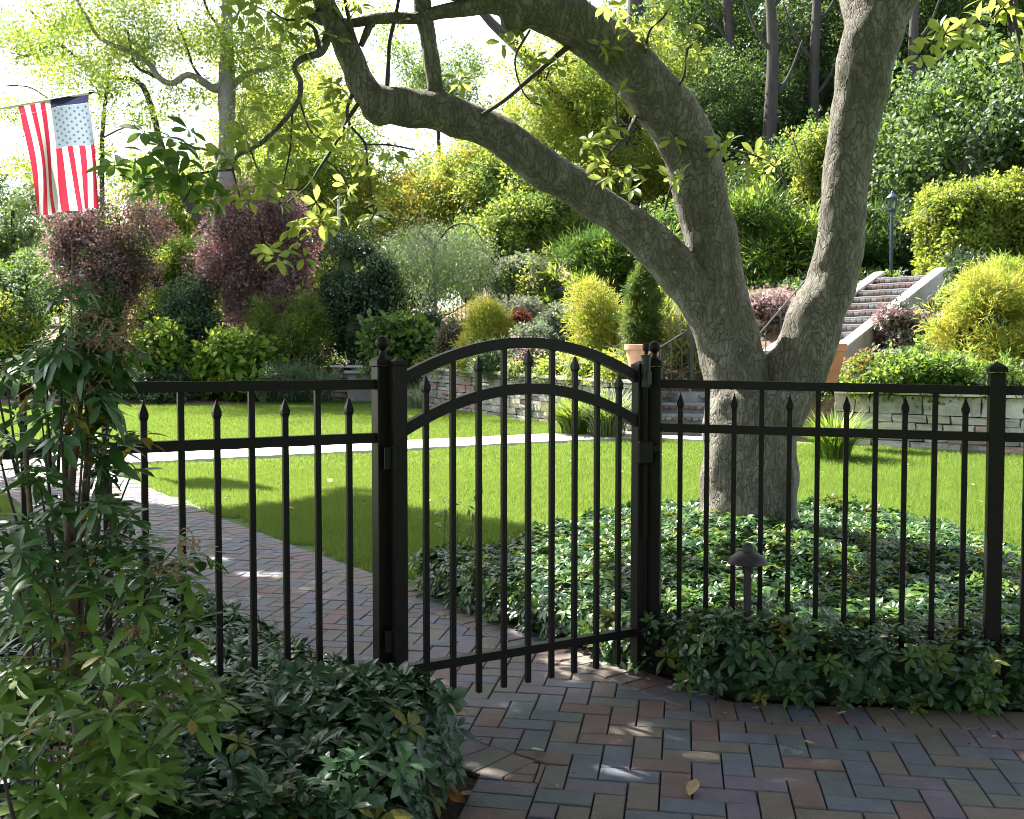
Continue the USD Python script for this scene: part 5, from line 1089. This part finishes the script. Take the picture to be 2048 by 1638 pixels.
S_('shrub', 'leafy green low shrub above the right stone wall left of the fence post', 'shrub', (1760, 715, 1960, 795), 14.4, 'leafy', ['lf_green', 'lf_dark', 'lf_green', 'lf_lime'], 0.075, 300, k=8, seed=35)
S_('yew_hedge', 'bright-topped yew hedge between the magnolia stems', 'hedge', (1440, 410, 1680, 610), 24.0, 'needle', ['lf_yew_sun_tone', 'lf_yew_sun_tone', 'lf_yew', 'lf_yew'], 0.20, 640, k=12, seed=37)
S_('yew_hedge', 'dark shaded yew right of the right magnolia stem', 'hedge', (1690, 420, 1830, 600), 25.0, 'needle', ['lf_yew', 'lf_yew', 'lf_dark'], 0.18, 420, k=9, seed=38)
def hedge_lobes(u0, v0, u1, v1, Y, nx, nz, r):
    a, b = at(u0, v1, Y), at(u1, v0, Y); out = []
    for i in range(nx):
        for j in range(nz):
            x = a[0] + (b[0] - a[0]) * (i + 0.5) / nx; top = a[2] + (b[2] - a[2]) * (0.90 + 0.10 * math.sin(i * 0.5)); z = a[2] + (top - a[2]) * (j + 0.5) / nz
            out.append((np.array([x + r.normal() * 0.04, Y + r.normal() * 0.06, z]), np.array([(b[0] - a[0]) / nx * 0.75, 0.75, (top - a[2]) / nz * 0.68])))
    return out
S_('clipped_hedge', 'big clipped yellow-green hedge at the right edge beside the lantern', 'hedge', None, 0, 'leafy', ['lf_hedge', 'lf_hedge', 'lf_yew_sun_tone'], 0.085, 1500, lobes=hedge_lobes(1860, 372, 2160, 575, 22.0, 6, 3, np.random.default_rng(4)), core=0.85, seed=39, shell=0.8, R=0.16)
S_('shrub', 'dark shrub in the shade under the clipped hedge', 'shrub', (1880, 520, 2100, 620), 20.5, 'leafy', ['lf_dark', 'lf_holly'], 0.08, 260, k=8, seed=40)

# trees with trunks
def tree(name, label, pix, Y, mats, l, n, trunk, bark, seed, kind='leafy', k=9, hole=0.0, core=0.0, per=45, R=None, depth=None, lobes=None, branches=(), shell=0.25, hs=1.2, cat='tree', up=0.3):
    r = np.random.default_rng(seed * 13 + 1); t = thing(name, label, cat); lb = lobes or lobes_box(pix[0] - 0.1 * (pix[2] - pix[0]), pix[1] - 0.1 * (pix[3] - pix[1]), pix[2] + 0.1 * (pix[2] - pix[0]), pix[3], Y, k + 3, r, depth, 0.0, 0.55, 1.2 if 'forest' in name else 1.0)
    wood_ = 'forest' in name
    if wood_:
        trunk = [[(u + 7 * math.sin(v / 85 + seed * 1.7), v, w) for u, v, w in spline(rw, 9)] for rw in trunk]
        branches = list(branches) + [[(rw[j][0], rw[j][1], rw[j][2] * 0.5), (rw[j][0] + sg * 34, rw[j][1] - 46, rw[j][2] * 0.32), (rw[j][0] + sg * 62, rw[j][1] - 120, 3)] for rw in trunk for j, sg in ((4, 1), (5, -1), (6, 1))]
    for i, rw in enumerate(trunk): part(t, 'trunk', pixtube([(u, v, w * (1.15 if 'forest' in name else 1) * (0.25 if (u, v, w) == rw[-1] and 'forest' in name and v > 0 else 1), Y - (1.9 if 'forest' in name else 0)) for u, v, w in rw], 20, 10, wob=0.12, seed=seed * 10 + i), M[bark], smooth=True)
    for i, rw in enumerate(branches): part(t, 'branch', pixtube([(u, v, max(w, 2.2), Y - (1.9 if wood_ else 0) + 0.02 * j * (1 if i % 2 else -1)) for j, (u, v, w) in enumerate(rw)], len(rw) * 4, 7, wob=0.15, seed=seed * 10 + 50 + i), M['dark_bark' if rw[0][2] < 15 else bark], smooth=True)
    P, D = crown_mesh_points(lb, int(n * 1.6), r, shell, hole, seed, hs); D = D * 0.6 + np.array([0, 0, up]) + r.normal(size=D.shape) * 0.3
    scatter(t, 'crown', [KINDS[kind](r, R or l * 3.2, l, per) for _ in range(4)], [M[m] for m in mats], P, facing(D, r), r.uniform(0.7, 1.3, len(P)), seed)
    return t
tree('purple_tree', 'purple-leaved tree under the flag', (112, 415, 296, 640), 26.0, ['lf_purple', 'lf_purplegrey', 'lf_purple', 'lf_dark'], 0.075, 760, [[(205, 740, 15), (205, 640, 13), (203, 560, 11), (200, 480, 6)]], 'dark_bark', 1, k=12, hole=0.40, hs=2.0, branches=[[(205, 610, 6), (240, 560, 4), (280, 510, 3)], [(204, 600, 6), (160, 540, 4), (130, 490, 3)], [(203, 570, 5), (230, 490, 4), (240, 440, 2)]])
tree('purple_tree', 'purple-leaved tree in front of the tall grey trunk', (438, 392, 596, 680), 25.6, ['lf_purple', 'lf_purplegrey', 'lf_purple', 'lf_purplegrey'], 0.075, 860, [[(540, 780, 20), (540, 690, 18), (541, 620, 15), (535, 540, 11), (520, 450, 6)]], 'dark_bark', 2, k=13, hole=0.40, hs=2.0, branches=[[(541, 640, 7), (575, 590, 5), (600, 540, 3)], [(540, 650, 7), (500, 590, 5), (455, 540, 3)], [(538, 600, 6), (490, 520, 4), (450, 450, 3)]])
tree('weeping_tree', 'weeping tree with hanging grey-green leaves behind the gate post', None, 25.5, ['lf_bluegreen', 'lf_silver', 'lf_green'], 0.085, 150, [[(872, 720, 9), (872, 640, 8), (868, 540, 7), (860, 480, 6), (830, 455, 4)]], 'bg_bark', 3, kind='weep', k=10, per=84, R=0.20, shell=0.2, up=1.0, lobes=[(at(u, v, 25.5 + w), np.array([a, 0.5, 0.16])) for u, v, w, a in ((795, 478, 0, .4), (830, 460, -.4, .5), (870, 452, .3, .5), (910, 462, -.3, .5), (950, 478, .2, .4), (850, 500, .8, .5), (890, 500, -.8, .5), (930, 505, .6, .4), (815, 505, -.5, .4), (965, 510, 0, .3), (785, 515, .3, .3))], branches=[[(862, 490, 5), (820, 445, 4), (795, 440, 3), (770, 470, 2.5)], [(866, 500, 5), (900, 455, 4), (940, 450, 3), (965, 480, 2.5)]])
CROWN_L = [(at(u, v, Y), np.array([a, b, c])) for u, v, Y, a, b, c in ((240, 60, 27, 2.4, 1.8, 1.1), (120, 40, 28, 2.0, 1.8, 1.0), (340, -10, 26, 2.0, 1.8, 1.0), (420, 110, 27, 1.3, 1.3, 0.9), (520, 60, 26.5, 1.6, 1.4, 1.1), (560, 160, 27, 1.1, 1.2, 0.8), (300, 110, 27.5, 1.5, 1.4, 0.7), (190, 150, 27, 1.4, 1.3, 0.6), (90, 130, 28, 1.3, 1.3, 0.6), (350, 190, 27, 0.9, 1.0, 0.5), (230, 230, 28, 0.9, 1.0, 0.5), (30, 230, 29, 1.2, 1.2, 0.5), (520, 230, 27, 1.0, 1.0, 0.8), (440, -80, 27, 3.5, 2.5, 1.4), (180, -80, 27, 3.0, 2.5, 1.2), (30, 330, 30, 1.0, 1.0, 0.4), (600, 30, 27, 1.2, 1.2, 1.0), (620, 130, 28, 1.0, 1.0, 0.9), (690, 40, 29, 1.3, 1.2, 0.9), (400, 40, 27, 1.5, 1.3, 0.9), (130, 230, 29, 1.1, 1.0, 0.6))]
tree('tall_tree', 'tall tree with a straight grey trunk and wide forked limbs left of the magnolia', None, 27.0, ['lf_lime', 'lf_yellowgreen', 'lf_green'], 0.075, 2300, [[(449, 560, 42), (452, 380, 35), (453, 260, 31), (454, 170, 34), (454, 80, 25), (455, -20, 21), (456, -160, 16)]], 'bg_bark', 4, lobes=CROWN_L, hole=0.50, per=34, R=0.30, shell=0.0, hs=0.9,
     branches=[[(448, 172, 20), (425, 176, 17), (405, 163, 15), (375, 150, 13), (343, 167, 13), (318, 155, 12), (300, 130, 11), (262, 104, 10), (215, 85, 9), (190, 65, 7), (172, 30, 6), (150, -5, 5)], [(462, 172, 18), (480, 158, 14), (500, 146, 12), (540, 135, 11), (556, 125, 10), (558, 95, 9), (572, 60, 8), (592, 20, 6), (606, -30, 5)],
               [(320, 158, 8), (300, 148, 7), (270, 128, 5), (255, 60, 4)], [(405, 160, 7), (385, 130, 5), (372, 90, 4), (350, 40, 3)], [(454, 100, 8), (440, 60, 6), (415, 20, 5), (400, -30, 4)], [(455, 60, 7), (480, 20, 5), (500, -30, 4)]])
tree('leaning_tree', 'thin leaning tree with drooping dark limbs behind the flag', None, 31.0, ['lf_lime', 'lf_green'], 0.10, 330, [[(420, 470, 16), (360, 380, 14), (325, 300, 13), (303, 215, 13), (280, 165, 11), (240, 155, 9), (197, 150, 8), (145, 110, 7), (105, 70, 6), (60, 20, 5)], [(205, 480, 10), (204, 300, 9), (207, 240, 8), (213, 180, 7), (220, 120, 5)]], 'dark_bark', 5, lobes=[(at(u, v, 31), np.array([a, 1.0, c])) for u, v, a, c in ((160, 60, 1.4, 0.7), (100, 90, 1.2, 0.7), (230, 180, 1.0, 0.5), (40, 60, 1.0, 0.6), (300, 250, 0.7, 0.5), (210, 320, 0.7, 0.7))], hole=0.5, per=30, R=0.28, shell=0.0,
     branches=[[(213, 200, 4), (180, 180, 3), (176, 215, 2.5)], [(207, 275, 4), (250, 255, 3), (300, 250, 2.5)], [(105, 85, 4), (60, 110, 3), (20, 105, 2.5)], [(100, 200, 4), (60, 175, 3), (10, 170, 2.5)], [(125, 105, 4), (128, 60, 3), (135, 10, 2)]])
T_ = tree
T_('background_tree', 'yellow-green tree between the two purple trees', (235, 320, 450, 640), 33.0, ['lf_yellowgreen', 'lf_lime', 'lf_green'], 0.10, 700, [[(330, 700, 12), (330, 560, 10), (335, 420, 6)]], 'dark_bark', 6, k=12, hole=0.44, core=0.35)
T_('background_tree', 'blue-green tree below the flag at the left edge', (-60, 330, 130, 600), 36.0, ['lf_bluegreen', 'lf_midgreen', 'lf_green'], 0.11, 620, [[(30, 700, 14), (28, 520, 11), (25, 420, 7)]], 'dark_bark', 7, k=10, hole=0.44, core=0.4)
T_('background_tree', 'lime-green tree right of the tall grey trunk', (430, 130, 740, 480), 37.0, ['lf_yellowgreen', 'lf_lime', 'lf_yellowgreen'], 0.10, 1100, [[(590, 640, 16), (588, 450, 13), (580, 300, 8)]], 'dark_bark', 8, k=12, hole=0.42)
T_('background_tree', 'yellow-green tree behind the holly', (600, 250, 890, 560), 35.0, ['lf_lime', 'lf_yellowgreen', 'lf_green'], 0.10, 820, [[(740, 640, 14), (742, 500, 11), (745, 400, 6)]], 'dark_bark', 9, k=12, hole=0.44, core=0.35)
T_('japanese_maple', 'spreading orange-yellow maple above the weeping tree', (800, 280, 1080, 480), 33.0, ['lf_yellowgreen', 'lf_maple', 'lf_lime', 'lf_green'], 0.09, 1000, [[(930, 560, 12), (928, 470, 10), (915, 400, 6)]], 'dark_bark', 10, k=13, hole=0.44, core=0.35, branches=[[(928, 460, 6), (880, 410, 4), (840, 380, 3)], [(928, 450, 6), (975, 400, 4), (1020, 380, 3)]])
T_('background_tree', 'layered green tree above the slope fence', (960, 330, 1240, 540), 31.0, ['lf_green', 'lf_lime', 'lf_yellowgreen', 'lf_midgreen'], 0.10, 900, [[(1110, 600, 14), (1108, 480, 11), (1100, 400, 6)]], 'dark_bark', 11, k=13, hole=0.44, core=0.4)
T_('background_tree', 'tall dark-trunked tree behind the fork of the magnolia', (1010, 100, 1340, 420), 36.0, ['lf_yellowgreen', 'lf_green', 'lf_lime'], 0.10, 1150, [[(1245, 620, 62), (1250, 450, 56), (1256, 330, 52), (1262, 200, 44), (1268, 60, 34), (1275, -100, 26)]], 'dark_bark', 12, k=13, hole=0.40, core=0.0, branches=[[(1245, 320, 30), (1198, 268, 28), (1113, 192, 25), (1045, 103, 22), (976, 38, 18), (900, -60, 14)]])
T_('background_tree', 'thin leafy tree seen between the magnolia limbs', (780, 80, 960, 300), 42.0, ['lf_green', 'lf_bluegreen', 'lf_lime'], 0.11, 330, [[(880, 560, 10), (878, 300, 8), (870, 140, 5)]], 'dark_bark', 13, k=8, hole=0.46)
T_('forest_tree', 'dense green tree behind the middle magnolia stem', (1330, -120, 1560, 300), 38.0, ['lf_dark', 'lf_green', 'lf_dark', 'lf_midgreen'], 0.12, 900, [[(1470, 560, 26), (1468, 300, 22), (1462, 60, 16), (1458, -80, 12)]], 'dark_bark', 14, k=13, hole=0.44, core=0.3)
T_('forest_tree', 'very dark tree between the magnolia stems', (1400, 120, 1640, 470), 34.0, ['lf_dark', 'lf_midgreen', 'lf_dark', 'lf_dark'], 0.10, 1000, [[(1548, 560, 30), (1546, 380, 26), (1540, 200, 22), (1538, 20, 18), (1536, -100, 14)]], 'dark_bark', 15, k=14, hole=0.44, core=0.5)
T_('forest_tree', 'dark tree just left of the right magnolia stem', (1540, -100, 1730, 420), 36.0, ['lf_dark', 'lf_midgreen', 'lf_dark', 'lf_dark'], 0.11, 1000, [[(1640, 560, 26), (1636, 300, 22), (1630, 100, 17), (1625, -100, 12)]], 'dark_bark', 16, k=14, hole=0.44, core=0.4)
T_('forest_tree', 'dark-trunked tree right of the right magnolia stem', (1730, -100, 1920, 330), 34.0, ['lf_dark', 'lf_green', 'lf_dark', 'lf_midgreen'], 0.11, 900, [[(1822, 520, 24), (1826, 300, 20), (1832, 140, 17), (1836, -60, 13)], [(1850, 320, 10), (1870, 200, 8), (1890, 100, 6)]], 'dark_bark', 17, k=13, hole=0.44, core=0.4)
T_('forest_tree', 'pale-leaved broad tree behind the clipped hedge', (1760, 110, 2190, 420), 28.0, ['lf_midgreen', 'lf_green', 'lf_bluegreen', 'lf_dark'], 0.15, 900, [[(1920, 520, 16), (1925, 380, 13), (1935, 260, 8)]], 'dark_bark', 18, kind='broad', k=13, hole=0.44, core=0.45, per=26, R=0.4)
T_('forest_tree', 'dark tree in the upper right corner', (1900, -120, 2140, 260), 36.0, ['lf_dark', 'lf_green', 'lf_dark', 'lf_midgreen'], 0.12, 900, [[(2010, 500, 26), (2014, 250, 22), (2020, 0, 16), (2024, -100, 12)]], 'dark_bark', 19, k=12, hole=0.44, core=0.4)
T_('forest_tree', 'shaded understorey tree behind the yew hedge', (1420, 300, 1720, 500), 31.0, ['lf_dark', 'lf_midgreen', 'lf_dark', 'lf_dark'], 0.10, 700, [[(1600, 560, 14), (1602, 450, 11), (1604, 360, 7)]], 'dark_bark', 20, k=11, hole=0.44, core=0.5)
T_('forest_tree', 'yellowing sapling left of the right magnolia stem', (1590, 260, 1690, 420), 29.0, ['lf_green', 'lf_yellowgreen'], 0.10, 190, [[(1650, 520, 8), (1645, 420, 6), (1640, 320, 4)]], 'dark_bark', 21, k=6, hole=0.38)
# the wood far behind: one mass
def wood(seed, rows, count, mats, label):
    r = np.random.default_rng(seed); lb = []
    for u0, u1, v0, v1, Y, n in rows:
        for i in range(n):
            u = u0 + (u1 - u0) * (i + r.uniform(0.2, 0.8)) / n; v = r.uniform(v0, v1); c = at(u, v, Y + r.uniform(-4, 4)); s = r.uniform(0.8, 1.3)
            lb.append((c, np.array([3.2, 2.6, 2.6]) * s)); lb.append((c - [0, 0, 3.5], np.array([3.4, 2.6, 3.0]) * s))
    P, D = crown_mesh_points(lb, count, r, 0.45, 0.40, seed, 0.5)
    scatter(None, 'far_wood', [clump(45, 0.55, 0.17, 0.10, r) for _ in range(4)], [M[m] for m in mats], P, facing(D + [0, 0, 0.4], r), r.uniform(0.8, 1.4, len(P)), seed, label=label, cat='wood')
    o = struct('far_wood_shade', core_mesh(lb, 0.45, seed), M['inner'], True, kind='stuff'); tag(stage.GetPrimAtPath(o), 'dark cores painted as shade inside the ' + label, 'wood')  # solid cores, shade inside the wood put into their colour
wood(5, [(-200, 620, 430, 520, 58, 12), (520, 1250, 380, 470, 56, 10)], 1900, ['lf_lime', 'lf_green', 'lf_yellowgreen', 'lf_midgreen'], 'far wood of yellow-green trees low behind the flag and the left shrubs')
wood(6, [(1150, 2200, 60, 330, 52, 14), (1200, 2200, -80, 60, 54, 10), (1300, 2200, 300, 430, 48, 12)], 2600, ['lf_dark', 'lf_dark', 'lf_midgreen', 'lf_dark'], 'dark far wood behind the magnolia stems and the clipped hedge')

# ------------------------------------------------------------------ fallen leaves on the bricks, one by one; weedy sapling
FALL = [(1398, 1404, 'fallen_tan', 0.05, 'tan curled fallen leaf at the right ground cover edge nearest the light streak'), (1378, 1376, 'fallen_rust', 0.06, 'brown fallen leaf right of the gate latch post'), (1725, 1418, 'fallen_rust', 0.05, 'rusty red fallen leaf in front of the right fence'), (1800, 1424, 'fallen_rust', 0.055, 'round orange fallen leaf left of the right fence post'),
        (1670, 1445, 'fallen_tan', 0.045, 'small yellow-tan fallen leaf on the brick border'), (1630, 1503, 'fallen_tan', 0.05, 'pale tan fallen leaf on the middle of the bricks'), (1378, 1612, 'fallen_tan', 0.085, 'long curled tan leaf on the bricks at the bottom edge'), (1090, 1518, 'fallen_pale', 0.055, 'pale green fallen leaf near the left border of the bricks'),
        (925, 1602, 'fallen_tan', 0.07, 'pale pointed leaf beside the left ground cover at the bottom'), (930, 1626, 'fallen_rust', 0.075, 'brown fallen leaf at the bottom left of the bricks'), (1160, 1318, 'fallen_rust', 0.055, 'orange-brown leaf under the gate bottom rail'), (1215, 1300, 'fallen_rust', 0.05, 'rusty leaf beside the gate latch upright'),
        (660, 972, 'fallen_rust', 0.12, 'brown leaf on the shaded lawn edge left of the gate'), (590, 1025, 'fallen_tan', 0.12, 'tan leaf on the shaded lawn behind the left fence'), (1500, 1432, 'fallen_tan', 0.04, 'small tan leaf on the border below the path light')]
rf = np.random.default_rng(17)
for u, v, mt, s, lab in FALL:
    p = ground(u, v); p[2] += 0.032 if p[1] < 7 else 0.04
    m = leaf(1, 0.5, 0.35, -0.25, 4, widest=0.55); a = rf.uniform(0, 6.3); o = part(None, 'fallen_leaf', place(m, p, frame(np.array([math.cos(a), math.sin(a), 0.0]), np.array([rf.normal() * .2, rf.normal() * .2, 1.0])), s), M[mt], smooth=True)
    tag(stage.GetPrimAtPath(o), lab, 'leaf', 'leaves fallen on the ground')
wd = thing('weed', 'thin weedy sapling where the lawn meets the ground cover, seen through the gate', 'plant')
b0 = ground(905, 1150); tp = []
for i, (u, v) in enumerate(((890, 1030), (915, 1020), (950, 1040), (930, 1075), (905, 1085), (955, 1005))):
    q = at(u, v, b0[1] + 0.1); part(wd, 'stem', tube(spline([b0, (b0 + q) / 2 + rf.normal(size=3) * 0.03, q], 8), np.linspace(0.004, 0.0018, 8), 5), M['twig']); tp.append(q)
part(wd, 'foliage', cat_meshes([place(PL[k % 6], q + rf.normal(size=3) * 0.05, frame(rf.normal(size=3), np.array([0, 0, 1.0]) + rf.normal(size=3) * 0.4), 0.06) for q in tp for k in range(16)]), M['pachy_light'], smooth=True, kind='stuff')

# low planting that covers the slopes
def slope_cover(label, poly, n, mats, seed, l=0.075, per=26):
    import shapely
    r = np.random.default_rng(seed); x0, y0, x1, y1 = poly.bounds; q = r.uniform([x0, y0], [x1, y1], (n * 3, 2)); q = q[shapely.contains_xy(poly, q[:, 0], q[:, 1])]
    e = STB - STA; t = ((q - STA) @ e) / (e @ e); off = np.abs((q[:, 0] - STA[0]) * e[1] - (q[:, 1] - STA[1]) * e[0]) / np.linalg.norm(e); q = q[~((off < 1.35) & (t > -0.6) & (t < 1.5))]
    q = q[meshkit.fbm(np.c_[q * 0.9, 0 * q[:, 0] + seed], 3, seed) > 0.40][:n]
    P = np.c_[q, hill_z(q[:, 0], q[:, 1]) + r.uniform(0.02, 0.16, len(q))]
    scatter(None, 'slope_planting', [clump(per, 0.16, l, l * 0.55, r, flat=0.5, upward=0.4) for _ in range(4)], [M[m] for m in mats], P, facing(np.c_[r.normal(size=(len(q), 2)) * 0.2, np.ones(len(q))], r), r.uniform(0.7, 1.4, len(q)), seed, label=label, cat='plants')
slope_cover('leafy low planting over the slope right of the magnolia', Polygon([(3.2, 16.3), (5, 15.2), (7, 14.1), (12, 12.8), (18, 13), (18, 30), (4, 34), (2.5, 24)]), 2600, ['lf_green', 'lf_bluegreen', 'lf_lime', 'lf_dark'], 71)
slope_cover('sparse low planting over the mulched slope above the long stone wall', Polygon([(-4, 26), (-2, 24.2), (0.3, 20), (2, 17.2), (3, 17), (3, 30), (-4, 33)]), 1500, ['lf_silver', 'lf_green', 'lf_purplegrey', 'lf_bluegreen'], 72)
slope_cover('shaded low planting under the shrubs behind the left lawn', Polygon([(-14, 24), (-9, 23.7), (-5.5, 24.2), (-4, 25.5), (-4, 34), (-16, 36)]), 2600, ['lf_green', 'lf_dark', 'lf_midgreen', 'lf_bluegreen'], 73)
# more trees that close the view behind the slope
tree('forest_tree', 'broad yellow-green tree filling the gap below the middle magnolia limb', (1080, 150, 1400, 470), 40.0, ['lf_dark', 'lf_green', 'lf_dark', 'lf_midgreen'], 0.12, 900, [[(1330, 620, 20), (1328, 400, 16), (1322, 200, 10)]], 'dark_bark', 22, k=13, hole=0.44)
tree('background_tree', 'olive-green tree between the maple and the dark yew', (880, 360, 1120, 530), 36.0, ['lf_yellowgreen', 'lf_midgreen', 'lf_green'], 0.10, 700, [[(1000, 600, 12), (1000, 500, 10), (998, 420, 6)]], 'dark_bark', 23, k=11, hole=0.44)
tree('background_tree', 'green tree behind the purple tree in front of the tall trunk', (370, 330, 600, 640), 34.0, ['lf_green', 'lf_yellowgreen', 'lf_lime'], 0.10, 700, [[(480, 660, 12), (480, 540, 10), (478, 420, 6)]], 'dark_bark', 24, k=11, hole=0.44)
tree('forest_tree', 'tall green tree above the lantern', (1690, 60, 1960, 460), 39.0, ['lf_dark', 'lf_green', 'lf_dark', 'lf_midgreen'], 0.12, 1000, [[(1780, 560, 20), (1782, 330, 17), (1786, 100, 12)]], 'dark_bark', 25, k=14, hole=0.44)
tree('forest_tree', 'dark tree behind the yew hedge between the magnolia stems', (1380, 240, 1640, 540), 37.0, ['lf_dark', 'lf_midgreen', 'lf_dark', 'lf_dark'], 0.12, 1000, [[(1500, 600, 18), (1502, 420, 15), (1504, 280, 10)]], 'dark_bark', 26, k=14, hole=0.44)

shrub('shrub', 'mid-green shrub in the angle between the left limb and the middle stem of the magnolia', 'shrub', (1270, 380, 1480, 600), 30.0, 'leafy', ['lf_green', 'lf_dark', 'lf_midgreen'], 0.10, 420, k=9, seed=81)
shrub('shrub', 'dark rhododendron at the foot of the forest above the steps', 'shrub', (1780, 430, 1900, 560), 24.5, 'leafy', ['lf_dark', 'lf_holly'], 0.10, 300, k=8, seed=82)

# dark trees added behind the viewpoint to block sky light on the foreground
def rear():
    r = np.random.default_rng(99); n = 480
    P = np.c_[r.uniform(-3.5, 14, n), r.uniform(-7.5, -4.0, n), r.uniform(0.2, 1, n) ** 0.8 * 9.0]
    scatter(None, 'rear_trees', [clump(40, 1.0, 0.55, 0.32, r) for _ in range(4)], [M['lf_dark']], P, facing(random_dirs(n, r), r), r.uniform(0.8, 1.3, n), 99, label='dense dark trees added behind the viewpoint to hold back sky light', cat='trees')
rear()

# crumbs of leaf and bark along the edges of the walk and on the lawn
def litter(name, label, pts, size, seed, lift_):
    r = np.random.default_rng(seed); ms = {m: [] for m in ('fallen_rust', 'fallen_tan', 'soil')}
    for q in pts:
        a = r.uniform(0, 6.3); ms[('fallen_rust', 'fallen_tan', 'soil')[int(r.integers(3))]].append(place(leaf(1, 0.45, 0.3, -0.3, 1), np.array([*q, float(lawn_z(q[1])) + lift_ + r.uniform(0, 0.004)]), frame(np.array([math.cos(a), math.sin(a), 0.1 * r.normal()]), np.array([r.normal() * .3, r.normal() * .3, 1.0])), size * r.uniform(0.4, 1.3)))
    k = thing(name, label, 'leaf litter'); tag(stage.GetPrimAtPath(k), kind='stuff')
    for m, q in ms.items():
        if q: part(k, 'crumbs', cat_meshes(q), M[m], kind='stuff')
rz = np.random.default_rng(3); ed = []
for ln in (LineString(Rj), LineString(Lj)):
    for _ in range(330): ed.append(np.array(ln.interpolate(rz.uniform(0, ln.length)).coords[0]) + rz.normal(size=2) * 0.11)
ed = [q for q in ed if whole.contains(Point(q))]
litter('leaf_litter', 'small crumbs of dry leaf along the edges of the brick walk', ed, 0.020, 5, 0.027)
lw = [q for q in rz.uniform([-6, 6.5], [5, 17], (260, 2)) if not nograss.contains(Point(q))]
litter('leaf_litter', 'scattered small dry leaves lying on the lawn', lw, 0.05, 6, 0.035)

shrub('shrub', 'fresh green shrub in the gap between the two purple-leaved trees', 'shrub', (305, 470, 425, 640), 28.5, 'leafy', ['lf_lime', 'lf_green', 'lf_yellowgreen'], 0.085, 330, k=8, seed=83)
